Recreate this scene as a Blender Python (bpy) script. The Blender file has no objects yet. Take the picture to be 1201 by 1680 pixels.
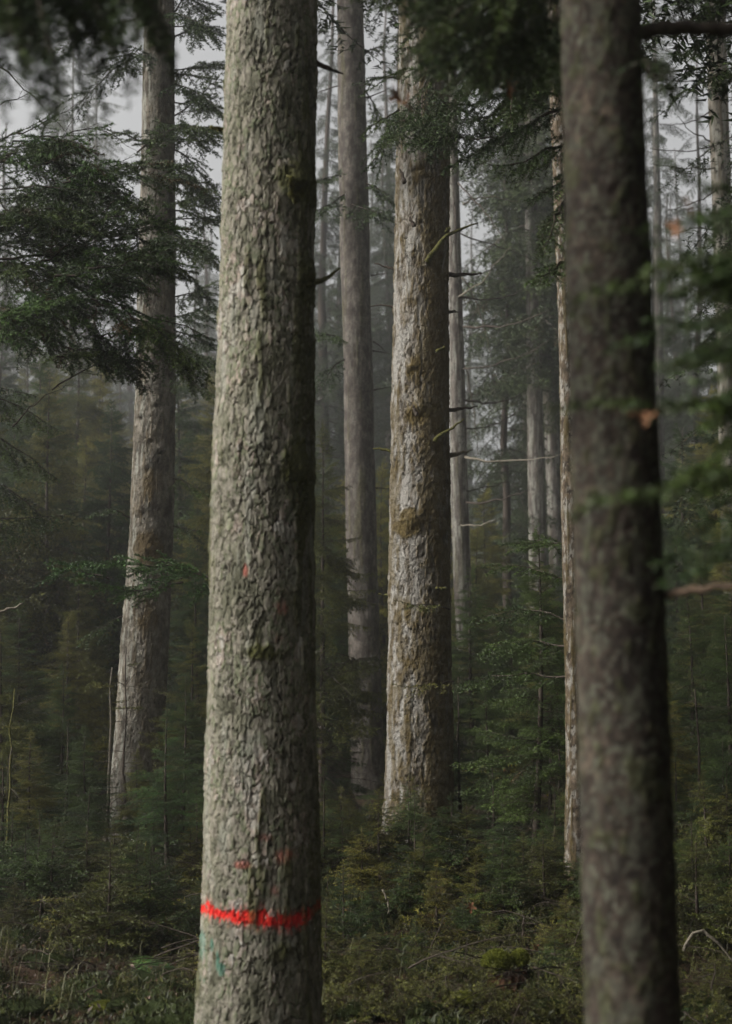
import bpy, math, random
import numpy as np
from mathutils import Vector, Matrix

R = math.radians
S = bpy.context.scene
COL = S.collection

# ------------------------------------------------------------------ camera
FPX, CX, CY, PITCH, CAMH = 2500.0, 600.5, 840.0, R(6.1), 1.6
cam_d = bpy.data.cameras.new("camera")
cam = bpy.data.objects.new("camera", cam_d)
COL.objects.link(cam)
cam.location = (0, 0, CAMH)
cam.rotation_euler = (R(90) + PITCH, 0, 0)
cam_d.sensor_fit = 'HORIZONTAL'
cam_d.sensor_width = 24.0
cam_d.lens = FPX / 1201 * 24
cam_d.clip_start = 0.05
cam_d.clip_end = 1000
cam_d.dof.use_dof = True
cam_d.dof.focus_distance = 10.5
cam_d.dof.aperture_fstop = 2.7
S.camera = cam

# ------------------------------------------------------------------ world and light
SUN_EL, SUN_AZ = R(34), R(-103)          # azimuth clockwise from +Y (the view direction): the light comes in from the left
world = bpy.data.worlds.new("World")
S.world = world
world.use_nodes = True
wn = world.node_tree
wn.nodes.clear()
w_out = wn.nodes.new('ShaderNodeOutputWorld')
w_bg = wn.nodes.new('ShaderNodeBackground')
w_sky = wn.nodes.new('ShaderNodeTexSky')
w_sky.sky_type = 'NISHITA'
w_sky.sun_disc = False
w_sky.sun_elevation = SUN_EL
w_sky.sun_rotation = SUN_AZ
w_sky.air_density = 1.0
w_sky.dust_density = 6.0
w_hsv = wn.nodes.new('ShaderNodeHueSaturation')   # overcast: the cloud deck takes the blue out of the sky
w_hsv.inputs['Saturation'].default_value = 0.06
wn.links.new(w_sky.outputs[0], w_hsv.inputs['Color'])
wn.links.new(w_hsv.outputs[0], w_bg.inputs[0])
w_bg.inputs[1].default_value = 0.13
wn.links.new(w_bg.outputs[0], w_out.inputs[0])

sun_d = bpy.data.lights.new("sun", 'SUN')
sun_d.energy = 2.3
sun_d.angle = R(18)
sun_d.color = (1.0, 0.965, 0.91)
sun = bpy.data.objects.new("sun", sun_d)
COL.objects.link(sun)
sd = Vector((math.sin(SUN_AZ) * math.cos(SUN_EL), math.cos(SUN_AZ) * math.cos(SUN_EL), math.sin(SUN_EL)))
sun.rotation_euler = sd.to_track_quat('Z', 'Y').to_euler()
sun.location = sd * 60

S.view_settings.view_transform = 'Standard'
S.view_settings.look = 'None'
S.view_settings.gamma = 1.0
S.view_settings.exposure = 0.65
S.render.engine = 'CYCLES'
cy = S.cycles
cy.max_bounces = 6
cy.diffuse_bounces = 3
cy.glossy_bounces = 1
cy.transmission_bounces = 2
cy.volume_bounces = 3
cy.use_denoising = True
cy.caustics_reflective = False
cy.caustics_refractive = False

HAZE_DENSITY = 0.0031

# ------------------------------------------------------------------ helpers
rng = np.random.default_rng(7)
random.seed(7)
_s, _c = math.sin(PITCH), math.cos(PITCH)

def at(px, py, d):
    """world point seen at photograph pixel (px, py) on the upright plane Y = d"""
    u, v = (px - CX) / FPX, (CY - py) / FPX
    dy = _c - v * _s
    t = d / dy
    return np.array([u * t, d, CAMH + (_s + v * _c) * t])

def proj(P):
    P = np.asarray(P, float)
    x, y, z = P[..., 0], P[..., 1], P[..., 2] - CAMH
    f = y * _c + z * _s
    up = -y * _s + z * _c
    return CX + FPX * x / f, CY - FPX * up / f

def hash01(i, j, k, seed):
    n = (i.astype(np.int64) * 374761393 + j.astype(np.int64) * 668265263 + k.astype(np.int64) * 2147483647 + seed * 1274126177) & 0xFFFFFFFF
    n = ((n ^ (n >> 13)) * 1274126177) & 0xFFFFFFFF
    n = (n ^ (n >> 16)) & 0xFFFFFFFF
    n = (n * 2246822519) & 0xFFFFFFFF
    n = (n ^ (n >> 15)) & 0xFFFFFFFF
    return n / 4294967295.0

def vnoise(x, y, z, seed=0):
    xi, yi, zi = np.floor(x), np.floor(y), np.floor(z)
    fx, fy, fz = x - xi, y - yi, z - zi
    fx, fy, fz = fx * fx * (3 - 2 * fx), fy * fy * (3 - 2 * fy), fz * fz * (3 - 2 * fz)
    r = 0
    for a in (0, 1):
        for b in (0, 1):
            for c in (0, 1):
                w = (fx if a else 1 - fx) * (fy if b else 1 - fy) * (fz if c else 1 - fz)
                r = r + w * hash01(xi + a, yi + b, zi + c, seed)
    return r

def fbm(x, y, z, seed=0, octv=4):
    r, a, t = 0, 1.0, 0
    for o in range(octv):
        r = r + a * vnoise(x, y, z, seed + o * 17)
        t += a
        a *= .5
        x, y, z = x * 2.03, y * 2.03, z * 2.03
    return r / t

def sstep(a, b, x):
    t = np.clip((x - a) / (b - a), 0, 1)
    return t * t * (3 - 2 * t)

def ground_z(x, y):
    x, y = np.asarray(x, float), np.asarray(y, float)
    z = (fbm(x * .22 + 5, y * .22, x * 0, 3, 3) - .5) * .5
    z = z + (fbm(x * 1.1, y * 1.1 + 9, x * 0, 5, 3) - .5) * .22
    return z - .02

def mesh_from(name, V, F, mats=None, matidx=None, smooth=False, attrs=None, quads=False):
    me = bpy.data.meshes.new(name)
    V = np.asarray(V, np.float32)
    F = np.asarray(F, np.int32)
    n = F.shape[1]
    me.vertices.add(len(V))
    me.vertices.foreach_set('co', V.ravel())
    me.loops.add(len(F) * n)
    me.loops.foreach_set('vertex_index', F.ravel())
    me.polygons.add(len(F))
    me.polygons.foreach_set('loop_start', np.arange(0, len(F) * n, n, dtype=np.int32))
    me.polygons.foreach_set('loop_total', np.full(len(F), n, np.int32))
    for m in (mats or []):
        me.materials.append(m)
    if matidx is not None:
        me.polygons.foreach_set('material_index', np.asarray(matidx, np.int32))
    me.update(calc_edges=True)
    if smooth:
        me.polygons.foreach_set('use_smooth', np.ones(len(F), bool))
    for k, a in (attrs or {}).items():
        a = np.asarray(a, np.float32)
        if a.ndim == 1:
            at_ = me.attributes.new(k, 'FLOAT', 'POINT')
            at_.data.foreach_set('value', a)
        else:
            at_ = me.attributes.new(k, 'FLOAT_COLOR', 'POINT')
            if a.shape[1] == 3:
                a = np.concatenate([a, np.ones((len(a), 1), np.float32)], 1)
            at_.data.foreach_set('color', a.ravel())
    return me

def link(name, me, parent=None, loc=(0, 0, 0)):
    o = bpy.data.objects.new(name, me)
    o.location = loc
    COL.objects.link(o)
    if parent is not None:
        o.parent = parent
    return o

def tag(o, label=None, cat=None, group=None, kind=None):
    if label: o['label'] = label
    if cat: o['category'] = cat
    if group: o['group'] = group
    if kind: o['kind'] = kind
    return o

def empty(name, loc, rz=0):
    o = bpy.data.objects.new(name, None)
    o.location = loc
    o.rotation_euler = (0, 0, rz)
    o.empty_display_size = .2
    COL.objects.link(o)
    return o

def dup(root, loc, rz=0, sc=(1, 1, 1), label=None, group=None):
    r = root.copy()
    COL.objects.link(r)
    r.location = loc
    r.rotation_euler = (random.uniform(-.03, .03), random.uniform(-.03, .03), rz)
    r.scale = sc
    if label: r['label'] = label
    if group: r['group'] = group
    for ch in list(root.children):
        c = ch.copy()
        COL.objects.link(c)
        c.parent = r
    return r

# ------------------------------------------------------------------ materials
def newmat(name):
    m = bpy.data.materials.new(name)
    m.use_nodes = True
    nt = m.node_tree
    b = nt.nodes['Principled BSDF']
    b.inputs['Roughness'].default_value = .9
    b.inputs['Specular IOR Level'].default_value = .15
    return m, nt, b

def N(nt, t, **kw):
    n = nt.nodes.new(t)
    for k, v in kw.items():
        if hasattr(n, k): setattr(n, k, v)
        else: n.inputs[k.replace('_', ' ')].default_value = v
    return n

def mixc(nt, fac, a, b, mode='MIX'):
    n = nt.nodes.new('ShaderNodeMix')
    n.data_type = 'RGBA'
    n.blend_type = mode
    for sock, v in ((n.inputs[0], fac), (n.inputs[6], a), (n.inputs[7], b)):
        if isinstance(v, (int, float)): sock.default_value = v
        elif isinstance(v, tuple): sock.default_value = (*v, 1) if len(v) == 3 else v
        else: nt.links.new(v, sock)
    return n.outputs[2]

def ramp(nt, fac, stops):
    n = nt.nodes.new('ShaderNodeValToRGB')
    e = n.color_ramp.elements
    while len(e) < len(stops): e.new(.5)
    for k, (p, c) in enumerate(stops):
        e[k].position = p
        e[k].color = (*c, 1)
    nt.links.new(fac, n.inputs[0])
    return n.outputs[0]

def bark_mat(name, plates, crack, mossc, lichen=(.33, .33, .28), fine=90, bump=.6, zs=.85):
    """bark: attributes 'bark' = (plate height, plate id, moss) and 'paint' = (red, green, lichen)"""
    m, nt, b = newmat(name)
    L = nt.links.new
    a = N(nt, 'ShaderNodeAttribute', attribute_name='bark')
    p = N(nt, 'ShaderNodeAttribute', attribute_name='paint')
    sa, sp = nt.nodes.new('ShaderNodeSeparateColor'), nt.nodes.new('ShaderNodeSeparateColor')
    L(a.outputs['Color'], sa.inputs[0]); L(p.outputs['Color'], sp.inputs[0])
    tc = nt.nodes.new('ShaderNodeTexCoord')
    mp = N(nt, 'ShaderNodeMapping'); mp.inputs['Scale'].default_value = (1, 1, zs)
    L(tc.outputs['Object'], mp.inputs[0])
    n1 = N(nt, 'ShaderNodeTexNoise', Scale=float(fine), Detail=6.0, Roughness=.7); L(mp.outputs[0], n1.inputs[0])
    n2 = N(nt, 'ShaderNodeTexNoise', Scale=3.2, Detail=9.0, Roughness=.72); L(mp.outputs[0], n2.inputs[0])
    vo = N(nt, 'ShaderNodeTexVoronoi', Scale=fine * .55); L(mp.outputs[0], vo.inputs[0])
    base = ramp(nt, sa.outputs[1], plates)
    tone = ramp(nt, n2.outputs[0], [(.3, (.72, .72, .70)), (.7, (1.25, 1.22, 1.15))])
    base = mixc(nt, 1.0, base, tone, 'MULTIPLY')
    f = ramp(nt, n1.outputs[0], [(.3, (.5, .5, .5)), (.7, (1.45, 1.43, 1.4))])
    base = mixc(nt, 1.0, base, f, 'MULTIPLY')
    lc = ramp(nt, n1.outputs[0], [(.35, tuple(x * .6 for x in lichen)), (.65, tuple(x * 1.2 for x in lichen))])
    base = mixc(nt, sp.outputs[2], base, lc)
    cf = ramp(nt, sa.outputs[0], [(.12, (0, 0, 0)), (.42, (1, 1, 1))])
    base = mixc(nt, cf, crack, base)
    red = ramp(nt, n1.outputs[0], [(.25, (.30, .010, .009)), (.55, (.62, .020, .015)), (.8, (.66, .07, .045))])
    base = mixc(nt, sp.outputs[0], base, red)
    base = mixc(nt, sp.outputs[1], base, (.03, .14, .10))
    mc = ramp(nt, n1.outputs[0], [(.3, tuple(x * .45 for x in mossc)), (.7, tuple(x * 1.5 for x in mossc))])
    base = mixc(nt, sa.outputs[2], base, mc)
    L(base, b.inputs['Base Color'])
    h = N(nt, 'ShaderNodeMath', operation='ADD'); L(n1.outputs[0], h.inputs[0])
    v2 = N(nt, 'ShaderNodeMath', operation='MULTIPLY'); L(vo.outputs['Distance'], v2.inputs[0]); v2.inputs[1].default_value = -.6
    L(v2.outputs[0], h.inputs[1])
    bp = N(nt, 'ShaderNodeBump', Strength=bump, Distance=.006); L(h.outputs[0], bp.inputs['Height'])
    L(bp.outputs[0], b.inputs['Normal'])
    return m

def needle_mat(name, dark, light, dry=(.075, .055, .022)):
    m, nt, b = newmat(name)
    L = nt.links.new
    a = N(nt, 'ShaderNodeAttribute', attribute_name='tint')
    oi = nt.nodes.new('ShaderNodeObjectInfo')
    geo = nt.nodes.new('ShaderNodeNewGeometry')
    base = ramp(nt, a.outputs['Fac'], [(0.0, dry), (.12, dark), (.55, tuple((x + y) / 2 for x, y in zip(dark, light))), (1.0, light)])
    r = ramp(nt, geo.outputs['Random Per Island'], [(0, (.6, .6, .6)), (1, (1.4, 1.4, 1.35))])
    base = mixc(nt, 1.0, base, r, 'MULTIPLY')
    o = ramp(nt, oi.outputs['Random'], [(0, (.62, .70, .68)), (.5, (.95, .95, .9)), (1, (1.4, 1.25, 1.0))])
    base = mixc(nt, 1.0, base, o, 'MULTIPLY')
    L(base, b.inputs['Base Color'])
    b.inputs['Roughness'].default_value = .55
    b.inputs['Specular IOR Level'].default_value = .3
    return m

def plain_mat(name, c1, c2, scale=12, bump=.5, dist=.01):
    m, nt, b = newmat(name)
    L = nt.links.new
    tc = nt.nodes.new('ShaderNodeTexCoord')
    n1 = N(nt, 'ShaderNodeTexNoise', Scale=float(scale), Detail=6.0, Roughness=.65); L(tc.outputs['Object'], n1.inputs[0])
    L(ramp(nt, n1.outputs[0], [(.35, c1), (.65, c2)]), b.inputs['Base Color'])
    bp = N(nt, 'ShaderNodeBump', Strength=bump, Distance=dist); L(n1.outputs[0], bp.inputs['Height'])
    L(bp.outputs[0], b.inputs['Normal'])
    return m

M_barkA = bark_mat('bark_flaky_grey', [(0, (.08, .08, .056)), (.3, (.14, .138, .105)), (.5, (.215, .198, .17)), (.7, (.12, .135, .085)), (.85, (.24, .20, .175)), (1, (.31, .30, .275))],
                   (.022, .018, .014), (.055, .056, .014), fine=95, zs=.55)
M_barkB = bark_mat('bark_pale_mossy', lichen=(.29, .275, .245), plates= [(0, (.05, .042, .03)), (.35, (.10, .086, .068)), (.6, (.21, .195, .175)), (.8, (.09, .07, .045)), (1, (.17, .155, .13))],
                   crack=(.03, .024, .017), mossc=(.085, .060, .018), fine=120, bump=1.0, zs=1.0)
M_barkL = bark_mat('bark_brown_grey', [(0, (.055, .047, .038)), (.5, (.12, .108, .09)), (1, (.215, .195, .17))],
                   (.03, .024, .018), (.075, .052, .022), fine=120, bump=1.0, zs=1.0)
M_barkD = bark_mat('bark_smooth_brown', [(0, (.020, .016, .014)), (.45, (.034, .027, .022)), (.75, (.050, .040, .032)), (1, (.085, .068, .053))],
                   (.035, .025, .022), (.05, .055, .022), lichen=(.085, .085, .062), fine=70, bump=.8)
M_barkF = bark_mat('bark_far_grey', [(0, (.040, .034, .030)), (.5, (.075, .065, .058)), (1, (.125, .11, .10))],
                   (.05, .04, .035), (.07, .065, .03), fine=30, bump=.4)
M_barkR = bark_mat('bark_spotted_lichen', [(0, (.045, .036, .026)), (.5, (.09, .07, .05)), (1, (.16, .13, .10))],
                   (.03, .022, .016), (.065, .048, .018), lichen=(.24, .225, .195), fine=60)
M_wood = plain_mat('twig_wood', (.028, .022, .018), (.075, .058, .045), 60, .4, .003)
M_dead = plain_mat('dead_wood', (.10, .085, .065), (.21, .185, .14), 60, .5, .004)
M_brown = plain_mat('brown_wood', (.045, .032, .022), (.11, .075, .05), 60, .5, .004)
M_mossw = plain_mat('mossy_wood', (.035, .032, .012), (.12, .115, .032), 70, .8, .006)
M_need = needle_mat('spruce_needles', (.008, .017, .006), (.058, .098, .020))
M_needO = needle_mat('olive_needles', (.014, .019, .005), (.155, .155, .028), dry=(.12, .085, .03))
M_needF = needle_mat('far_needles', (.010, .020, .007), (.055, .080, .022))
M_needL = needle_mat('fir_needles_light', (.018, .042, .012), (.070, .145, .028))

# ------------------------------------------------------------------ branch generator
class Seg:
    """collects wood segments that carry needles"""
    def __init__(s):
        s.p0, s.p1, s.r0, s.r1, s.nd, s.t = [], [], [], [], [], []
    def add(s, a, b, r0, r1, nd, t):
        s.p0.append(a); s.p1.append(b); s.r0.append(r0); s.r1.append(r1); s.nd.append(nd); s.t.append(t)
    def line(s, pts, r0, r1, nd, t):
        n = len(pts) - 1
        for i in range(n):
            s.add(pts[i], pts[i + 1], r0 + (r1 - r0) * i / n, r0 + (r1 - r0) * (i + 1) / n, nd, t)

def unit(v):
    v = np.asarray(v, float)
    return v / (np.linalg.norm(v) + 1e-9)

def frames(D):
    up = np.tile(np.array([0, 0, 1.0]), (len(D), 1))
    bad = np.abs(D[:, 2]) > .95
    up[bad] = (1, 0, 0)
    A = np.cross(D, up); A /= np.linalg.norm(A, axis=1, keepdims=True) + 1e-9
    B = np.cross(A, D)
    return A, B

def seg_mesh(sg, rg, dens, nlen, nwid, wood=True, sides=3, min_r=.0009):
    """-> V, F(tri), matidx, tint ; needles are single thin triangles round every needled segment"""
    P0, P1 = np.array(sg.p0), np.array(sg.p1)
    r0, r1 = np.maximum(np.array(sg.r0), min_r), np.maximum(np.array(sg.r1), min_r)
    nd, tt = np.array(sg.nd), np.array(sg.t)
    Dv = P1 - P0
    ln = np.linalg.norm(Dv, axis=1)
    D = Dv / (ln[:, None] + 1e-9)
    A, B = frames(D)
    Vs, Fs, Ms, Ts, off = [], [], [], [], 0
    if wood:
        n = len(P0)
        ang = np.arange(sides) * 2 * math.pi / sides
        ring0 = P0[:, None] + r0[:, None, None] * (np.cos(ang)[None, :, None] * A[:, None] + np.sin(ang)[None, :, None] * B[:, None])
        ring1 = P1[:, None] + r1[:, None, None] * (np.cos(ang)[None, :, None] * A[:, None] + np.sin(ang)[None, :, None] * B[:, None])
        V = np.concatenate([ring0, ring1], 1).reshape(-1, 3)
        base = (np.arange(n) * 2 * sides)[:, None]
        F = []
        for k in range(sides):
            k2 = (k + 1) % sides
            F.append(np.stack([base[:, 0] + k, base[:, 0] + k2, base[:, 0] + sides + k2], 1))
            F.append(np.stack([base[:, 0] + k, base[:, 0] + sides + k2, base[:, 0] + sides + k], 1))
        F = np.concatenate(F)
        Vs.append(V); Fs.append(F); Ms.append(np.zeros(len(F), np.int32)); Ts.append(np.zeros(len(V))); off = len(V)
    cnt = rg.poisson(np.maximum(ln * dens * nd, 0))
    idx = np.repeat(np.arange(len(P0)), cnt)
    if len(idx):
        m = len(idx)
        u = rg.random(m)
        C = P0[idx] + Dv[idx] * u[:, None]
        ph = rg.random(m) * 2 * math.pi
        # fewer needles underneath
        rad = np.cos(ph)[:, None] * A[idx] + np.sin(ph)[:, None] * B[idx]
        rad[:, 2] = rad[:, 2] * .7 + .22
        dirn = D[idx] * rg.uniform(.25, .9, m)[:, None] + rad * rg.uniform(.8, 1.1, m)[:, None]
        dirn /= np.linalg.norm(dirn, axis=1, keepdims=True)
        side = np.cross(dirn, rg.normal(size=(m, 3))); side /= np.linalg.norm(side, axis=1, keepdims=True) + 1e-9
        l = nlen * rg.uniform(.65, 1.15, m)
        w = nwid * .5
        V = np.stack([C + side * w, C - side * w, C + dirn * l[:, None]], 1).reshape(-1, 3)
        F = off + np.arange(m * 3).reshape(-1, 3)
        Vs.append(V); Fs.append(F); Ms.append(np.ones(m, np.int32)); Ts.append(np.repeat(np.clip(tt[idx] + rg.normal(0, .08, m), 0, 1), 3))
    return np.concatenate(Vs), np.concatenate(Fs), np.concatenate(Ms), np.concatenate(Ts)

def spray(sg, stem, rg, r0, side_gap, side_ratio, sec_gap, hang=.25, start=.1, nd_stem=.4, angle=55, tip_long=.0, dry=0.0, curtain=0.0, maxlen=9, up=(0, 0, 1), sec_ratio=.36, bare=0.0):
    """a conifer branch on the polyline `stem`: side branches in a flattish fan, each with shoots"""
    stem = [np.asarray(p, float) for p in stem]
    seglen = [np.linalg.norm(stem[i + 1] - stem[i]) for i in range(len(stem) - 1)]
    L = sum(seglen)
    cum = np.concatenate([[0], np.cumsum(seglen)])
    n = len(stem) - 1
    for i in range(n):
        u0, u1 = cum[i] / L, cum[i + 1] / L
        sg.add(stem[i], stem[i + 1], r0 * (1 - u0 * .88), r0 * (1 - u1 * .88), nd_stem if u0 > start * .8 else 0, .4 + .3 * u0)
    s = L * start
    flip = 1
    while s < L * .985:
        i = min(np.searchsorted(cum, s) - 1, n - 1); i = max(i, 0)
        f = (s - cum[i]) / max(seglen[i], 1e-6)
        P = stem[i] + (stem[i + 1] - stem[i]) * f
        T = unit(stem[i + 1] - stem[i])
        Sd = unit(np.cross(T, up))
        Un = unit(np.cross(Sd, T))
        u = s / L
        prof = min(1.0, (1 - u) * 1.25 + .06) * (.55 + .45 * min(1, (u + .05) / .35))
        l = min(side_ratio * L * prof * rg.uniform(.55, 1.15), maxlen)
        flip = -flip
        a = R(angle) * rg.uniform(.75, 1.2)
        d = unit(math.cos(a) * T + math.sin(a) * Sd * flip + Un * rg.normal(0, .16) - np.array([0, 0, hang * rg.uniform(.3, 1.2)]))
        isdry = rg.random() < dry
        t0 = 0.0 if isdry else rg.uniform(.3, .75)
        k = 5 if l > .12 else 3
        pts = [P]
        dd = d.copy()
        for q in range(k):
            dd = unit(dd + np.array([0, 0, -hang * .25 * (q / k)]) + T * .10 + rg.normal(0, .06, 3))
            pts.append(pts[-1] + dd * l / k)
        if rg.random() > bare:
            rs = max(.0012, r0 * .32 * prof)
            sg.line(pts, rs, .0009, 1.0, t0)
            ss = .12 * l
            f2 = 1
            while ss < l * .95 and l > .07:
                q = min(int(ss / l * k), k - 1)
                Pq = pts[q] + (pts[q + 1] - pts[q]) * (ss / l * k - q)
                Tq = unit(pts[q + 1] - pts[q])
                Sq = unit(np.cross(Tq, Un))
                f2 = -f2
                l2 = (sec_ratio * l * (1 - ss / l) + .025) * rg.uniform(.6, 1.2)
                a2 = R(48) * rg.uniform(.7, 1.3)
                d2 = unit(math.cos(a2) * Tq + math.sin(a2) * Sq * f2 + Un * rg.normal(0, .15) - np.array([0, 0, hang * .6]))
                if curtain > 0:
                    d2 = unit(d2 * (1 - curtain) + np.array([0, 0, -1.3 * curtain]))
                    l2 = l2 * (1 + 2.2 * curtain)
                Pm = Pq + d2 * l2 * .5
                d3 = unit(d2 + Tq * .15 - np.array([0, 0, .12 + curtain * .6]))
                sg.add(Pq, Pm, .0011, .001, 1.0, t0)
                sg.add(Pm, Pm + d3 * l2 * .5, .001, .0008, 1.0, min(1, t0 + (.25 if not isdry else 0)))
                ss += sec_gap * rg.uniform(.7, 1.3)
        s += side_gap * rg.uniform(.7, 1.3)

def stem_curve(L, lift, droop, rg, n=9, wig=.05):
    d = unit((1, 0, lift))
    pts = [np.zeros(3)]
    for i in range(n):
        d = unit(d + np.array([0, 0, -droop / n * (1 if i < n * .6 else -.5)]) + rg.normal(0, wig, 3))
        pts.append(pts[-1] + d * L / n)
    return pts

def proto(seed, L, lift=.1, droop=.5, r0=.008, side_gap=.05, side_ratio=.42, sec_gap=.035, dens=220, nlen=.014, nwid=.0022, wood=True, **kw):
    rg = np.random.default_rng(seed)
    sg = Seg()
    spray(sg, stem_curve(L, lift, droop, rg), rg, r0, side_gap, side_ratio, sec_gap, **kw)
    return seg_mesh(sg, rg, dens, nlen, nwid, wood)

def rotz(a):
    c, s = math.cos(a), math.sin(a)
    return np.array([[c, -s, 0], [s, c, 0], [0, 0, 1.0]])
def roty(a):
    c, s = math.cos(a), math.sin(a)
    return np.array([[c, 0, s], [0, 1, 0], [-s, 0, c]])
def rotx(a):
    c, s = math.cos(a), math.sin(a)
    return np.array([[1, 0, 0], [0, c, -s], [0, s, c]])

class Acc:
    def __init__(s): s.V, s.F, s.M, s.T, s.n = [], [], [], [], 0
    def put(s, pr, Mx=None, loc=None, tadd=0):
        V, F, M, T = pr
        if Mx is not None: V = V @ Mx.T
        if loc is not None: V = V + np.asarray(loc)
        s.V.append(V); s.F.append(F + s.n); s.M.append(M); s.T.append(np.clip(T + tadd, 0, 1)); s.n += len(V)
    def mesh(s, name, mats):
        return mesh_from(name, np.concatenate(s.V), np.concatenate(s.F), mats, np.concatenate(s.M), attrs={'tint': np.concatenate(s.T)})

def tube(pts, radii, sides=8, seed=0, rough=.12):
    """one closed tapered tube through pts -> V, F(tri)"""
    rg = np.random.default_rng(seed)
    pts = [np.asarray(p, float) for p in pts]
    V, F = [], []
    n = len(pts)
    A = None
    for i in range(n):
        D = unit(pts[min(i + 1, n - 1)] - pts[max(i - 1, 0)])
        if A is None: A = unit(np.cross(D, (0.3, .2, 1)))
        A = unit(A - D * np.dot(A, D))
        B = np.cross(D, A)
        for k in range(sides):
            a = 2 * math.pi * k / sides
            V.append(pts[i] + radii[i] * (1 + rg.normal(0, rough)) * (math.cos(a) * A + math.sin(a) * B))
    for i in range(n - 1):
        for k in range(sides):
            a, b = i * sides + k, i * sides + (k + 1) % sides
            F += [(a, b, b + sides), (a, b + sides, a + sides)]
    V.append(pts[0]); V.append(pts[-1])
    for k in range(sides):
        F.append((n * sides, (k + 1) % sides, k))
        F.append((n * sides + 1, (n - 1) * sides + k, (n - 1) * sides + (k + 1) % sides))
    return np.array(V), np.array(F)

def subdiv(pts, n, jit=0, seed=0):
    """resample a polyline with a smooth curve"""
    rg = np.random.default_rng(seed)
    P = np.array(pts, float)
    t = np.concatenate([[0], np.cumsum(np.linalg.norm(np.diff(P, axis=0), axis=1))])
    u = np.linspace(0, t[-1], n)
    Q = np.stack([np.interp(u, t, P[:, k]) for k in range(3)], 1)
    for _ in range(max(1, n // (len(pts) * 3))):
        Q[1:-1] = (Q[:-2] + 2 * Q[1:-1] + Q[2:]) / 4
    if jit: Q[1:-1] += rg.normal(0, jit, (n - 2, 3))
    return Q

# ------------------------------------------------------------------ trunks
def plates(theta_u, z, cw, ch, circ, seed, warp=.35):
    """voronoi plates on the trunk; theta_u in metres round the trunk (periodic circ). -> edge distance 0.., id, local height"""
    ncell = max(6, int(round(circ / cw)))
    u = theta_u / circ * ncell
    v = z / ch
    ang = theta_u / circ * 2 * math.pi
    wx = fbm(np.cos(ang) * circ / cw * .5, np.sin(ang) * circ / cw * .5, v * .9, seed + 50, 3) - .5
    wy = fbm(np.cos(ang) * circ / cw * .5, np.sin(ang) * circ / cw * .5, v * .9, seed + 80, 3) - .5
    u = u + wx * warp * 2.6
    v = v + wy * warp * 2.2
    ui, vi = np.floor(u), np.floor(v)
    f1 = np.full(u.shape, 9.0); f2 = np.full(u.shape, 9.0)
    idd = np.zeros(u.shape); ly = np.zeros(u.shape); lx = np.zeros(u.shape)
    for a in (-1, 0, 1):
        for b in (-1, 0, 1):
            cu, cv = ui + a, vi + b
            cm = np.mod(cu, ncell)
            jx = hash01(cm, cv, cm * 0, seed); jy = hash01(cm, cv, cm * 0 + 1, seed)
            dx, dy = u - (cu + .1 + .8 * jx), v - (cv + .1 + .8 * jy)
            dd = np.sqrt(dx * dx + dy * dy)
            near = dd < f1
            f2 = np.where(near, f1, np.minimum(f2, dd))
            idd = np.where(near, hash01(cm, cv, cm * 0 + 2, seed), idd)
            ly = np.where(near, dy, ly)
            lx = np.where(near, dx, lx)
            f1 = np.where(near, dd, f1)
    return f2 - f1, idd, ly, lx

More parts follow.
